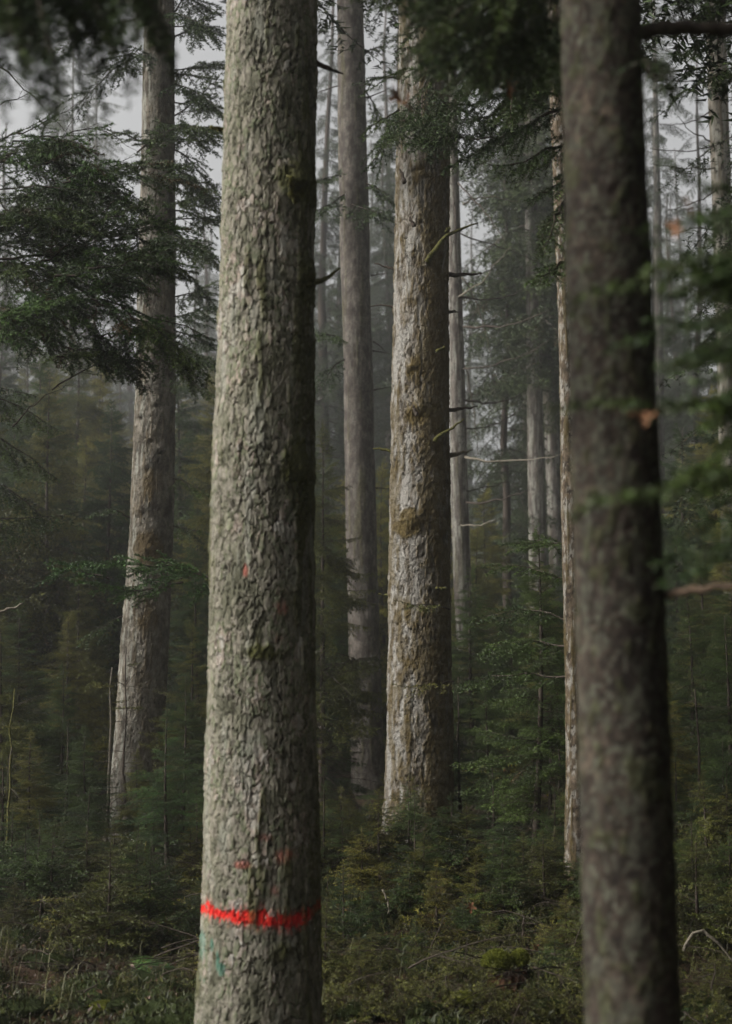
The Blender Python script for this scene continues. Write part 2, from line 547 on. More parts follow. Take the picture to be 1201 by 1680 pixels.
def make_trunk(rows, d, H, nth, dz, ztop_fine, mat, seed, cw=.035, ch=.06, disp=.008, style='plate', moss_fn=None, paint_fn=None, lean=.5, flare=.35, name='trunk', knots=(), fur_s=.8):
    """rows: (pixel y, left edge, right edge) read off the photograph, on the plane Y = d. Returns mesh, centre(z), radius(z)"""
    zs, xs, rs = [], [], []
    for (py, xl, xr) in rows:
        a, b = at(xl, py, d), at(xr, py, d)
        zs.append(a[2]); xs.append((a[0] + b[0]) / 2); rs.append(abs(b[0] - a[0]) / 2 * .985 - disp * .45)
    o = np.argsort(zs); zs, xs, rs = np.array(zs)[o], np.array(xs)[o], np.array(rs)[o]
    slope_top = (xs[-1] - xs[0]) / (zs[-1] - zs[0] + 1e-6) * lean
    slope_bot = (xs[1] - xs[0]) / (zs[1] - zs[0] + 1e-6)
    gz = float(ground_z(xs[0], d)) - .15
    if zs[0] > gz + .05:
        k = zs[0] - gz
        zs = np.concatenate([[gz], zs]); xs = np.concatenate([[xs[0] - slope_bot * k * .7], xs])
        rs = np.concatenate([[rs[0] * (1 + flare * min(1, k))], rs])
    zt = np.linspace(zs[-1], H, 6)[1:]
    xt = xs[-1] + slope_top * (zt - zs[-1]) * (1 - .3 * (zt - zs[-1]) / max(H - zs[-1], .1))
    rt = rs[-1] * (1 - (zt - zs[-1]) / (H - zs[-1])) ** .8 + .012
    zs = np.concatenate([zs, zt]); xs = np.concatenate([xs, xt]); rs = np.concatenate([rs, rt])
    z1 = np.arange(zs[0], min(ztop_fine, H), dz)
    z2 = np.arange(z1[-1] + dz, H, max(.12, dz * 6))
    z = np.concatenate([z1, z2, [H]])
    zz = np.arange(zs[0], H + .05, .05)
    def sm(a):
        q = np.interp(zz, zs, a)
        w = 7
        qq = np.pad(q, w, mode='reflect', reflect_type='odd')
        return np.convolve(qq, np.ones(2 * w + 1) / (2 * w + 1), 'valid')
    xq, rq = sm(xs), sm(rs)
    cx = lambda q: np.interp(q, zz, xq)
    cr = lambda q: np.interp(q, zz, rq)
    th = np.arange(nth) * 2 * math.pi / nth
    TH, Z = np.meshgrid(th, z)
    Rr = cr(Z)
    circ = 2 * math.pi * float(np.median(rs[:-3]))
    tu = TH / (2 * math.pi) * circ
    ct, st = np.cos(TH), np.sin(TH)
    X3, Y3 = ct * Rr, st * Rr
    big = fbm(X3 * 4 + seed, Y3 * 4, Z * 1.6, seed + 9, 3) - .5
    if style == 'plate':
        e, idd, ly, lx = plates(tu, Z, cw, ch, circ, seed, .55)
        e2, id2, ly2, lx2 = plates(tu, Z, cw * .45, ch * .38, circ, seed + 5, .7)
        n = fbm(X3 / cw * .8, Y3 / cw * .8, Z / ch, seed + 31, 4)
        n_ = fbm(X3 / cw * 2.5, Y3 / cw * 2.5, Z / ch * 1.6, seed + 35, 3)
        merge = sstep(.50, .62, fbm(X3 / cw * .45, Y3 / cw * .45, Z / ch * .5, seed + 37, 3))
        merge2 = sstep(.42, .56, n_)
        h = np.maximum(sstep(.01, .11, e + (n_ - .5) * .07), merge * .8)
        h2 = np.maximum(sstep(.0, .22, e2 + (n_ - .5) * .15), merge2 * .9)
        fn = fbm(X3 / cw * .75 + n_ * .5, Y3 / cw * .75 + n_ * .5, Z / ch * .28, seed + 39, 3)
        fur = sstep(.0, .022, np.abs(fn - .5)) * sstep(.0, .016, np.abs(fn - .60))
        h = h * (1 - fur_s + fur_s * fur)
        zro = np.zeros(Z.shape)
        tilt = ly * (hash01(np.floor(idd * 9999), zro, zro, 3) - .8) * .45 + lx * (hash01(np.floor(idd * 9999), zro, zro, 4) - .2) * .5
        bark = h * (.55 + .55 * idd + tilt) + .16 * h * h2 * (.3 + id2) + (n - .5) * .22 + (n_ - .5) * .10 - .35
        plate_h = np.clip(h * (.55 + .45 * h2) * 1.1 + (n_ - .5) * .15, 0, 1)
        ident = np.clip(.5 + (idd - .5) * .42 + (id2 - .5) * .25 + (fbm(X3 * 14, Y3 * 14, Z * 7, seed + 21, 4) - .5) * 1.6, 0, 1)
    elif style == 'rough':
        e, idd, ly, lx = plates(tu, Z, cw, ch, circ, seed, .6)
        n = fbm(X3 / cw * .8, Y3 / cw * .8, Z / ch * .9, seed + 31, 4)
        bark = sstep(0, .5, e) * .45 + (n - .3) * 1.1
        plate_h = np.clip(sstep(0, .35, e) * .6 + (n - .38) * 2.2, 0, 1)
        ident = np.clip(idd * .4 + n * .6 + (n - .5) * .8, 0, 1)
    else:
        n = fbm(X3 * 26, Y3 * 26, Z * 16, seed + 31, 4)
        bark = (n - .3) * .8
        plate_h = np.clip(.35 + (n - .3) * 1.4, 0, 1)
        ident = np.clip((fbm(X3 * 80, Y3 * 80, Z * 75, seed + 4, 4) - .5) * 1.8 + .45 + (fbm(X3 * 12, Y3 * 12, Z * 9, seed + 6, 3) - .5) * 1.2, 0, 1)
    fade = np.clip(Rr / (float(np.median(rs[:-3])) + 1e-6), .15, 1)
    moss = np.zeros(Z.shape)
    if moss_fn: moss = np.clip(moss_fn(TH, Z, ct, st), 0, 1)
    paint = np.zeros(Z.shape + (3,))
    if paint_fn: paint = paint_fn(TH, Z, ct, st, plate_h)
    hh = bark * disp * fade + big * .022 * Rr / .2
    hh = hh + moss * disp * (.25 + 1.3 * fbm(X3 * 60, Y3 * 60, Z * 45, seed + 77, 2))
    for (kth, kz, ks, kh) in knots:
        da = np.angle(np.exp(1j * (TH - kth))) * Rr
        hh = hh + kh * np.exp(-(da ** 2 + ((Z - kz) * .8) ** 2) / (2 * ks ** 2)) - kh * .9 * np.exp(-(da ** 2 + (Z - kz + ks * 1.2) ** 2) / (2 * (ks * .7) ** 2))
        plate_h = plate_h * (1 - .95 * np.exp(-(da ** 2 + (Z - kz + ks * 1.1) ** 2) / (2 * (ks * .8) ** 2)))
    # root swelling
    root = np.clip(1 - (Z - zs[0]) / .9, 0, 1) ** 2
    hh = hh + root * Rr * flare * .5 * (np.cos(TH * 5 + seed) * .5 + .5)
    RR = Rr + hh
    V = np.stack([cx(Z) + ct * RR, d + st * RR, Z], -1).reshape(-1, 3)
    nz = len(z)
    i = np.arange(nz - 1)[:, None] * nth; k = np.arange(nth)[None, :]; k2 = (k + 1) % nth
    F = np.stack([i + k, i + k2, i + nth + k2, i + nth + k], -1).reshape(-1, 4)
    base = np.array([cx(zs[0]), d, zs[0]])
    at_b = np.stack([plate_h, ident, moss], -1).reshape(-1, 3)
    me = mesh_from(name, V - base, F, [mat], smooth=True, attrs={'bark': at_b, 'paint': paint.reshape(-1, 3)})
    return me, base, cx, cr

def limb(pts, r0, r1, n=10, sides=7, jit=.004, seed=0):
    Q = subdiv(pts, n, jit, seed)
    rad = np.linspace(r0, r1, n)
    return tube(Q, rad, sides, seed, .15)

# ------------------------------------------------------------------ ground
def build_ground():
    def axis(a, b, near, f0, g):
        out, p, s = [near], near, f0
        while p < b:
            p += s; s *= g; out.append(min(p, b))
        lo, p, s = [], near, f0
        while p > a:
            p -= s; s *= g; lo.append(max(p, a))
        return np.array(lo[::-1] + out)
    xs = axis(-140, 140, 0, .045, 1.011)
    ys = axis(-140, 150, 8.5, .045, 1.011)
    X, Y = np.meshgrid(xs, ys)
    Z = ground_z(X, Y)
    near = np.exp(-((Y - 9) / 9) ** 2 - (X / 7) ** 2)
    m = fbm(X * 3.1, Y * 3.1, X * 0, 91, 4)
    lump = sstep(.5, .72, m)
    Z = Z + near * (lump * .10 + (fbm(X * 9, Y * 9, X * 0, 33, 3) - .5) * .06)
    V = np.stack([X, Y, Z], -1).reshape(-1, 3)
    ny, nx = X.shape
    i = np.arange(ny - 1)[:, None] * nx; k = np.arange(nx - 1)[None]
    F = np.stack([i + k, i + k + 1, i + nx + k + 1, i + nx + k], -1).reshape(-1, 4)
    m_, nt, b = newmat('forest_floor')
    L = nt.links.new
    tc = nt.nodes.new('ShaderNodeTexCoord')
    n1 = N(nt, 'ShaderNodeTexNoise', Scale=34.0, Detail=8.0, Roughness=.75); L(tc.outputs['Object'], n1.inputs[0])
    n2 = N(nt, 'ShaderNodeTexNoise', Scale=2.3, Detail=5.0, Roughness=.6); L(tc.outputs['Object'], n2.inputs[0])
    vo = N(nt, 'ShaderNodeTexVoronoi', Scale=22.0); L(tc.outputs['Object'], vo.inputs[0])
    at_ = N(nt, 'ShaderNodeAttribute', attribute_name='lump')
    litter = ramp(nt, vo.outputs['Color'], [(.1, (.022, .015, .010)), (.5, (.048, .030, .018)), (.85, (.085, .050, .028))])
    litter = mixc(nt, 1.0, litter, ramp(nt, n1.outputs[0], [(.3, (.5, .5, .5)), (.7, (1.4, 1.4, 1.4))]), 'MULTIPLY')
    moss = ramp(nt, n1.outputs[0], [(.3, (.012, .018, .005)), (.55, (.03, .042, .010)), (.75, (.065, .078, .02))])
    f = N(nt, 'ShaderNodeMath', operation='ADD'); L(at_.outputs['Fac'], f.inputs[0]); L(n2.outputs[0], f.inputs[1])
    fac = ramp(nt, f.outputs[0], [(.55, (0, 0, 0)), (.8, (1, 1, 1))])
    L(mixc(nt, fac, litter, moss), b.inputs['Base Color'])
    bp = N(nt, 'ShaderNodeBump', Strength=.9, Distance=.03); L(n1.outputs[0], bp.inputs['Height']); L(bp.outputs[0], b.inputs['Normal'])
    g = link('ground', mesh_from('ground', V, F, [m_], smooth=True, attrs={'lump': lump.ravel()}))
    tag(g, kind='structure')
build_ground()

# ------------------------------------------------------------------ branch stock (shared shapes)
def stock(n, seed, **kw):
    return [proto(seed + k, **kw) for k in range(n)]
P_far = stock(5, 100, L=2.6, lift=.25, droop=1.0, r0=.022, side_gap=.16, side_ratio=.30, sec_gap=.12, dens=44, nlen=.09, nwid=.026, hang=.5, curtain=.75, start=.12)
P_farU = stock(4, 200, L=1.6, lift=.15, droop=.5, r0=.014, side_gap=.10, side_ratio=.46, sec_gap=.08, dens=90, nlen=.06, nwid=.019, hang=.5, curtain=.35)
P_mid = stock(6, 300, L=1.0, lift=.15, droop=.4, r0=.009, side_gap=.055, side_ratio=.46, sec_gap=.045, dens=170, nlen=.032, nwid=.0085, hang=.45, curtain=.25)
P_near = stock(6, 400, L=.55, lift=.2, droop=.35, r0=.0055, side_gap=.034, side_ratio=.46, sec_gap=.030, dens=380, nlen=.019, nwid=.0040, hang=.2)
P_small = stock(5, 500, L=.28, lift=.35, droop=.35, r0=.003, side_gap=.028, side_ratio=.45, sec_gap=.026, dens=330, nlen=.020, nwid=.0044, hang=.15)
P_bare = stock(4, 600, L=.8, lift=.05, droop=.5, r0=.006, side_gap=.09, side_ratio=.35, sec_gap=.07, dens=6, nlen=.02, nwid=.003, hang=.35)

def tall_crown(seed, H, rmax, name, gap=1.0):
    """crown of a grown spruce, local z = 0 at its lowest whorl"""
    rg = np.random.default_rng(seed)
    acc = Acc()
    z = 0.0
    while z < H:
        f = z / H
        r = rmax * (1 - f) ** .75 * (.75 + .25 * min(1, f * 5))
        for k in range(rg.integers(4, 7)):
            a = rg.uniform(0, 2 * math.pi)
            s = max(r * rg.uniform(.6, 1.1) / 2.6, .12)
            M = rotz(a) @ roty(rg.uniform(-.15, .25) + .25 * (1 - f)) @ rotx(rg.normal(0, .15)) * s
            acc.put(P_far[rg.integers(len(P_far))], M, (0, 0, z + rg.uniform(-.15, .15)), rg.uniform(-.35, .3))
        z += (.42 + .25 * rg.random()) * gap
    return acc.mesh(name, [M_wood, M_needF])

CROWNS = [tall_crown(11, 13, 2.5, 'tall_crown_a'), tall_crown(12, 14, 2.1, 'tall_crown_b'), tall_crown(13, 12, 2.9, 'tall_crown_c'), tall_crown(14, 17, 3.4, 'edge_crown', .55)]

def young(seed, h, spread, stock_, base_len, whorl, mat, per=5, bare_low=.12, name='young', up=.25, trunk_r=None, bare_stock=None):
    rg = np.random.default_rng(seed)
    acc = Acc()
    z = h * .05
    bend = rg.normal(0, .03 * h, 2)
    cxy = lambda q: bend * math.sin(q / h * 2.2) * .6
    while z < h * .985:
        f = z / h
        r = spread * h * (1 - f) ** .85 * (.8 + .2 * min(1, f * 6)) + .04 * h * .3
        for k in range(rg.integers(per - 1, per + 2)):
            a = rg.uniform(0, 2 * math.pi)
            s = max(r * rg.uniform(.55, 1.15) / base_len, .06)
            src = stock_
            if f < bare_low and bare_stock is not None and rg.random() < .75: src = bare_stock
            M = rotz(a) @ roty(-(up * f * 1.6 - .15) + rg.normal(0, .2)) @ rotx(rg.normal(0, .42)) * s
            c = cxy(z)
            acc.put(src[rg.integers(len(src))], M, (c[0], c[1], z + rg.uniform(-.3, .3) * whorl), rg.uniform(-.42, .38) + .12 * f)
        z += whorl * rg.uniform(.75, 1.2) * (1 - .45 * f)
    # leader
    acc.put(stock_[0], roty(-math.pi / 2) * (h * .10 / base_len), (*cxy(h * .93), h * .92), .2)
    crown = acc.mesh(name + '_crown', [M_wood, mat])
    tr = trunk_r or (.006 + .0085 * h)
    zz = np.linspace(-.12, h, 12)
    V, F = tube([(*cxy(max(q, 0)), q) for q in zz], [tr * (1 - .93 * max(q, 0) / h) for q in zz], 7, seed, .08)
    trunk = mesh_from(name + '_trunk', V, F, [M_wood], smooth=True)
    return trunk, crown

def thing_tree(name, loc, trunk, crown, label=None, cat='tree', group=None, rz=0, crown_loc=(0, 0, 0)):
    t = tag(empty(name, loc, rz), label, cat, group)
    if trunk is not None: link('trunk', trunk, t)
    if crown is not None: link('crown', crown, t, crown_loc)
    return t

# ------------------------------------------------------------------ the grown trunks
def add_limb(parent, base, pix, d, r0, r1, mat=M_dead, n=9, seed=0, name='dead_branch', dd=0, jit=.003, out=.0):
    """a broken or dead branch drawn through photograph pixels near depth d; dd = depth change along it"""
    k = len(pix)
    pts = [at(px, py, d + dd * i / max(k - 1, 1)) for i, (px, py) in enumerate(pix)]
    V, F = limb(pts, r0, r1, n, 7, jit, seed)
    return link(name, mesh_from(name, V - base, F, [mat], smooth=True), parent)

def add_branch(parent, base, pts, seed, r0=.008, side_gap=.04, side_ratio=.5, sec_gap=.032, dens=240, nlen=.017, nwid=.0026, mat=None, n=14, name='branch', jit=.008, **kw):
    rg = np.random.default_rng(seed)
    sg = Seg()
    Q = subdiv(pts, n, jit, seed)
    spray(sg, list(Q), rg, r0, side_gap, side_ratio, sec_gap, **kw)
    V, F, M, T = seg_mesh(sg, rg, dens, nlen, nwid)
    return link(name, mesh_from(name, V - base, F, [M_wood, mat or M_need], M, attrs={'tint': T}), parent)

FRONT = -math.pi / 2
# --- A : the trunk with the red band
rowsA = [(0, 372, 519), (200, 368, 517), (500, 356, 516), (800, 348, 513), (1100, 342, 515), (1300, 337, 520), (1500, 332, 522), (1680, 325, 525)]
dA = 6.0
def xnA(ct):  # -1 left edge .. 1 right edge
    return ct
def mossA(TH, Z, ct, st):
    n = fbm(ct * 3 + 7, st * 3, Z * 2.2, 41, 4)
    n2 = fbm(ct * 9 + 7, st * 9, Z * 7, 43, 3)
    side = sstep(.25, 1.0, ct) * .5
    m = sstep(.62, .72, n * .6 + n2 * .4 + side * .34)
    def spot(px, py, sx, sz, amp):
        p = at(px, py, dA); c0 = (px - 430) / 88
        return amp * np.exp(-((ct - c0) / sx) ** 2 - ((Z - p[2]) / sz) ** 2) * (st < .2)
    s = spot(490, 315, .45, .09, 1.3) + spot(507, 470, .2, .10, 1.2) + spot(495, 780, .35, .14, .9) + spot(440, 1072, .5, .035, .9) + spot(470, 1545, .35, .06, .6) + spot(500, 860, .2, .12, .8) + spot(455, 590, .35, .2, .35)
    return np.clip(m * .8 + sstep(.25, .6, s * (n2 + .35)), 0, 1) * .9
def paintA(TH, Z, ct, st, ph):
    o = np.zeros(Z.shape + (3,))
    key = np.array([-1.0, -.55, 0, .12, .35, .7, .86, 1.0])
    yc = np.interp(ct, key, [1484, 1486, 1491, 1492, 1499, 1500, 1492, 1478])
    top = np.interp(ct, [-1, -.85, -.78, -.6, -.45, 0, .14, .2, .6, .8, .93, 1], [1480, 1466, 1476, 1480, 1476, 1477, 1473, 1485, 1486, 1482, 1474, 1468])
    bot = np.interp(ct, [-1, -.4, 0, .2, .4, .6, .8, 1], [1499, 1502, 1506, 1508, 1512, 1514, 1507, 1492])
    top, bot = top + 3, bot - 4
    z_of = lambda y: CAMH + (_s + (CY - y) / FPX * _c) * dA / (_c - (CY - y) / FPX * _s)
    u = np.arctan2(st, ct)
    streak = fbm(ct * 40, st * 40, Z * 9, 61, 3) - .5
    fuzz = fbm(ct * 22, st * 22, Z * 60, 62, 3) - .5
    T, B = z_of(top) + streak * .030, z_of(bot) + streak * .022
    inside = sstep(-.003, .004, T - Z + fuzz * .02) * sstep(-.006, .008, Z - B + fuzz * .03)
    front = sstep(.25, .0, st)
    miss = sstep(.74, .60, fbm(ct * 30, st * 30, Z * 40, 63, 3))
    strong = np.interp(ct, [-1, .7, .85, 1], [1, 1, .95, .9])
    over = sstep(.035, 0, np.maximum(Z - T, B - Z)) * sstep(.40, .62, fbm(ct * 34, st * 34, Z * 45, 69, 3)) * .55
    o[..., 0] = front * over * np.interp(ct, [-1, 0, .2, .7, 1], [.4, .5, 1, 1, .3]) * (.3 + .7 * ph)
    o[..., 0] = np.maximum(o[..., 0], inside * front * np.clip(miss * strong * (.8 + .4 * ph), 0, 1))
    _unused = inside * front * np.clip(miss * strong * (.72 + .5 * ph), 0, 1)
    # faint older traces of the same paint above
    for (px, py, sx, sz, am) in ((405, 1408, .22, .022, .55), (470, 1395, .3, .05, .42), (440, 1365, .28, .03, .36), (455, 1450, .2, .04, .34), (470, 1330, .3, .04, .22), (405, 942, .07, .035, .6), (470, 1000, .2, .05, .4), (460, 1050, .25, .05, .3), (445, 1660, .4, .06, .15)):
        c0 = (px - 428) / 90
        g = am * np.exp(-((ct - c0) / sx) ** 2 - ((Z - z_of(py)) / sz) ** 2)
        o[..., 0] = np.maximum(o[..., 0], front * sstep(.22, .5, g * (fbm(ct * 26, st * 26, Z * 30, 64, 3) + .5)) * .30)
    for (px, py, sx, sz, am) in ((337, 1545, .10, .075, 1.0), (353, 1540, .06, .03, 1.0), (372, 1575, .09, .03, 1.1), (365, 1565, .05, .06, .8), (340, 1600, .06, .05, .6)):
        c0 = (px - 427) / 96
        g = am * np.exp(-((ct - c0) / sx) ** 2 - ((Z - z_of(py)) / sz) ** 2)
        o[..., 1] = np.maximum(o[..., 1], front * sstep(.35, .6, g * (fbm(ct * 30, st * 30, Z * 26, 65, 3) + .25)) * .6)
    o[..., 2] = sstep(.56, .72, fbm(ct * 5, st * 5, Z * 6, 66, 4)) * .35
    return o
me, bA, cxA, crA = make_trunk(rowsA, dA, 19, 420, .0045, 4.6, M_barkA, 3, cw=.029, ch=.056, disp=.010, moss_fn=mossA, paint_fn=paintA, flare=.22,
                              knots=((FRONT + .75, at(490, 318, dA)[2], .035, .03), (FRONT + 1.1, at(507, 462, dA)[2], .03, .02), (FRONT + .9, at(500, 780, dA)[2], .05, .012)))
tA = tag(empty('spruce_tree', bA), 'thick flaky grey spruce trunk marked with a red paint band near its foot', 'tree')
link('trunk', me, tA)
link('crown', CROWNS[0], tA, (cxA(8.5) - bA[0], 0, 8 - bA[2])).scale = (1.5, 1.5, 1.1)
add_limb(tA, bA, [(512, 100), (530, 108), (548, 116), (563, 121)], dA, .014, .004, M_wood, 9, 1, dd=.1)
add_limb(tA, bA, [(497, 468), (515, 464), (535, 458), (548, 448), (557, 440)], dA - .1, .014, .004, M_mossw, 10, 2, dd=.15)
add_limb(tA, bA, [(376, 216), (366, 213), (356, 210), (345, 208)], dA, .014, .006, M_mossw, 7, 3, dd=-.05)
add_limb(tA, bA, [(488, 330), (480, 318), (477, 305), (470, 288)], dA - .24, .022, .006, M_mossw, 8, 4, dd=-.08, jit=.006)

# --- B : the pale mossy trunk in the middle
rowsB = [(30, 656, 735), (250, 650, 736), (500, 646, 736), (700, 643, 737), (900, 640, 738), (1100, 636, 740), (1300, 632, 743), (1400, 627, 746)]
dB = 13.4
def mossShadeB(TH, Z, ct, st):
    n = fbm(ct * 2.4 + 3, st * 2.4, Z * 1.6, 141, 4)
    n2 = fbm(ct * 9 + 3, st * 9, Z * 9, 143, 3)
    m = sstep(.47, .60, n * .55 + n2 * .45 + sstep(-.45, .5, ct) * .14)  # moss patches, thickened on the right to paint in that side's shade
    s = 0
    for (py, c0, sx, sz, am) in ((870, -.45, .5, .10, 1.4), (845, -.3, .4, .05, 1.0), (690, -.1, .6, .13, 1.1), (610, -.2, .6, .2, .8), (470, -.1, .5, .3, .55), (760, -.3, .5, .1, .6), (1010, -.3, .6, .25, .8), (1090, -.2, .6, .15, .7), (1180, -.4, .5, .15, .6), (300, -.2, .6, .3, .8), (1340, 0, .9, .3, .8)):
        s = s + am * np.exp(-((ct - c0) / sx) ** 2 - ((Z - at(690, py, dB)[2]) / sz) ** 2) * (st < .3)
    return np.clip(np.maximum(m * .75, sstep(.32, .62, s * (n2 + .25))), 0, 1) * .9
lichLitB = lambda TH, Z, ct, st, ph: np.stack([Z * 0, Z * 0, sstep(.42, .56, fbm(ct * 6, st * 6, Z * 5, 166, 4)) * sstep(.35, -.5, ct) * .9], -1)  # pale lichen tone held to the left, painting in the lit strip
me, bB, cxB, crB = make_trunk(rowsB, dB, 24, 300, .010, 8.2, M_barkB, 23, cw=.044, ch=.062, disp=.014, style='plate', fur_s=.15, moss_fn=mossShadeB, paint_fn=lichLitB, flare=.25,
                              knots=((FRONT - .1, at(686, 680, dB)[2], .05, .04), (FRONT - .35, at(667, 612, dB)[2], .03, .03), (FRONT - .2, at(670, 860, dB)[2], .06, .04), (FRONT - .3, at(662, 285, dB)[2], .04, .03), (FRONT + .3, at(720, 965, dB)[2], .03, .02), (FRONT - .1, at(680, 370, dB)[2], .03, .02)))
tB = tag(empty('spruce_tree', bB), 'stout pale trunk with patches of ochre moss and broken stubs, behind the small spruces', 'tree')
link('trunk', me, tB)
link('crown', CROWNS[1], tB, (cxB(9.5) - bB[0], 0, 9.3 - bB[2])).scale = (1.5, 1.5, 1.1)
for k, (pix, r0, r1, mt, o) in enumerate([
    ([(700, 430), (712, 412), (724, 395), (736, 381), (755, 377), (785, 366)], .026, .006, M_mossw, -.28),
    ([(732, 381), (738, 372)], .016, .006, M_mossw, -.3),
    ([(730, 452), (750, 451), (770, 450), (791, 448)], .024, .006, M_wood, 0),
    ([(652, 444), (640, 440), (628, 436), (614, 433)], .016, .005, M_wood, 0),
    ([(652, 507), (640, 503), (628, 500), (608, 503)], .013, .004, M_wood, 0),
    ([(713, 724), (722, 713), (732, 706), (748, 700), (762, 686)], .02, .005, M_mossw, -.28),
    ([(732, 672), (750, 671), (768, 669), (784, 666)], .022, .005, M_wood, 0),
    ([(734, 746), (745, 745), (758, 744), (776, 738)], .026, .005, M_dead, 0),
    ([(650, 742), (638, 740), (626, 736), (612, 736)], .016, .007, M_mossw, 0),
    ([(716, 576), (722, 574), (731, 570)], .014, .010, M_mossw, -.3),
    ([(715, 966), (724, 965), (733, 965)], .014, .009, M_mossw, -.3),
    ([(684, 682), (681, 672), (678, 664)], .02, .006, M_wood, -.42),
    ([(664, 300), (660, 288), (655, 278)], .022, .006, M_wood, -.42),
    ([(680, 372), (673, 360), (672, 357)], .018, .006, M_wood, -.42),
    ([(640, 978), (628, 976), (620, 975)], .010, .004, M_mossw, 0),
    ([(736, 512), (748, 512), (752, 512)], .014, .006, M_wood, 0)]):
    add_limb(tB, bB, pix, dB + o, r0, r1, mt, 9, 40 + k, dd=.02, jit=.006)

# --- L : the leaning brown-grey trunk on the left
rowsL = [(30, 236, 286), (300, 230, 287), (640, 222, 288), (800, 216, 286), (920, 210, 283), (1000, 203, 278), (1150, 191, 272), (1300, 180, 266), (1400, 168, 262)]
dL = 15.6
def mossL(TH, Z, ct, st):
    n = fbm(ct * 2.4 + 8, st * 2.4, Z * 1.5, 241, 4); n2 = fbm(ct * 9, st * 9, Z * 8, 243, 3)
    s = 0
    for (py, c0, am, sz) in ((800, 0, .9, .3), (905, 0, 1.3, .2), (1010, .3, .8, .3), (1100, -.3, .6, .3)):
        s = s + am * np.exp(-((ct - c0) / .8) ** 2 - ((Z - at(250, py, dL)[2]) / sz) ** 2)
    return np.clip(np.maximum(sstep(.52, .66, n * .5 + n2 * .5) * .6, sstep(.35, .7, s * (n2 + .3))), 0, 1) * .85
paleL = lambda TH, Z, ct, st, ph: np.stack([Z * 0, Z * 0, sstep(.45, .6, fbm(ct * 7, st * 7, Z * 6, 266, 4)) * sstep(.3, -.7, ct) * .6], -1)  # broken pale tone, stronger towards the left
me, bL, cxL, crL = make_trunk(rowsL, dL, 25, 240, .012, 9.3, M_barkL, 33, cw=.042, ch=.055, disp=.012, fur_s=.2, style='plate', moss_fn=mossL, paint_fn=paleL, flare=.3,
                              knots=[(FRONT + a, at(250, py, dL)[2], .035, .022) for a, py in ((-.4, 640), (.2, 665), (-.6, 684), (0, 722), (-.2, 770), (.5, 740), (-.3, 840), (.1, 905), (-.1, 600), (.4, 560))])
tL = tag(empty('spruce_tree', bL), 'brown-grey trunk leaning slightly right, wide at its foot, crossed by green branches', 'tree')
link('trunk', me, tL)
link('crown', CROWNS[2], tL, (cxL(10) - bL[0], 0, 9.9 - bL[2])).scale = (1.5, 1.5, 1.1)
add_limb(tL, bL, [(232, 688), (226, 682), (222, 678)], dL - .05, .02, .006, M_wood, 6, 71)

# --- M : slim trunk behind, between the red-banded and the mossy one
rowsM = [(30, 553, 597), (300, 556, 604), (600, 563, 611), (900, 568, 619), (1100, 572, 625), (1300, 577, 632)]
dM = 20.5
def mossM(TH, Z, ct, st):
    return np.clip(sstep(.58, .72, fbm(ct * 4, st * 4, Z * 1.5, 341, 4)), 0, 1) * .5
lichM = lambda TH, Z, ct, st, ph: np.stack([Z * 0, Z * 0, sstep(.48, .66, fbm(ct * 8, st * 8, Z * 9, 366, 4)) * .12], -1)
me, bM, cxM, crM = make_trunk(rowsM, dM, 26, 110, .028, 11, M_barkF, 43, cw=.05, ch=.09, disp=.010, style='rough', moss_fn=mossM, paint_fn=lichM)
tM = tag(empty('spruce_tree', bM), 'slim dark straight trunk standing between the red-banded trunk and the mossy one', 'tree')
link('trunk', me, tM)
link('crown', CROWNS[1], tM, (cxM(12) - bM[0], 0, 11.6 - bM[2])).scale = (1.5, 1.5, 1.1)
for k, (a, b, c, dy) in enumerate(((608, 452, 636, -4), (610, 575, 640, 6), (612, 640, 650, -8), (560, 140, 520, 12), (600, 160, 640, -16), (614, 800, 640, 2), (612, 560, 634, 18))):
    add_limb(tM, bM, [(a, b), ((a + c) / 2, b + dy * .4), (c, b + dy)], dM, .012, .004, M_wood, 6, 80 + k)

# --- R : thin lichen-spotted trunk beside the dark one
rowsR = [(0, 897, 925), (150, 901, 930), (300, 908, 936), (560, 917, 946), (800, 921, 952), (1000, 924, 956), (1100, 927, 958), (1250, 929, 961), (1480, 926, 966)]
dR = 10.8
def mossR(TH, Z, ct, st):
    n = fbm(ct * 4, st * 4, Z * 3, 441, 4)
    s = np.exp(-((Z - at(935, 1060, dR)[2]) / .14) ** 2) + np.exp(-((Z - at(935, 1470, dR)[2]) / .12) ** 2)
    return np.clip(sstep(.55, .66, n + s * .25), 0, 1) * .85
def lichR(TH, Z, ct, st, ph):
    o = np.zeros(Z.shape + (3,))
    o[..., 2] = sstep(.52, .58, fbm(ct * 3.2 + 2, st * 3.2, Z * 22, 466, 4)) * .85
    return o
me, bR, cxR, crR = make_trunk(rowsR, dR, 17, 90, .012, 7.2, M_barkR, 53, cw=.03, ch=.05, disp=.005, style='rough', moss_fn=mossR, paint_fn=lichR, flare=.3)
tR = tag(empty('spruce_tree', bR), 'thin trunk speckled with pale lichen, half hidden by the blurred dark trunk', 'tree')
link('trunk', me, tR)
link('crown', CROWNS[0], tR, (cxR(8) - bR[0], 0, 7.4 - bR[2]))

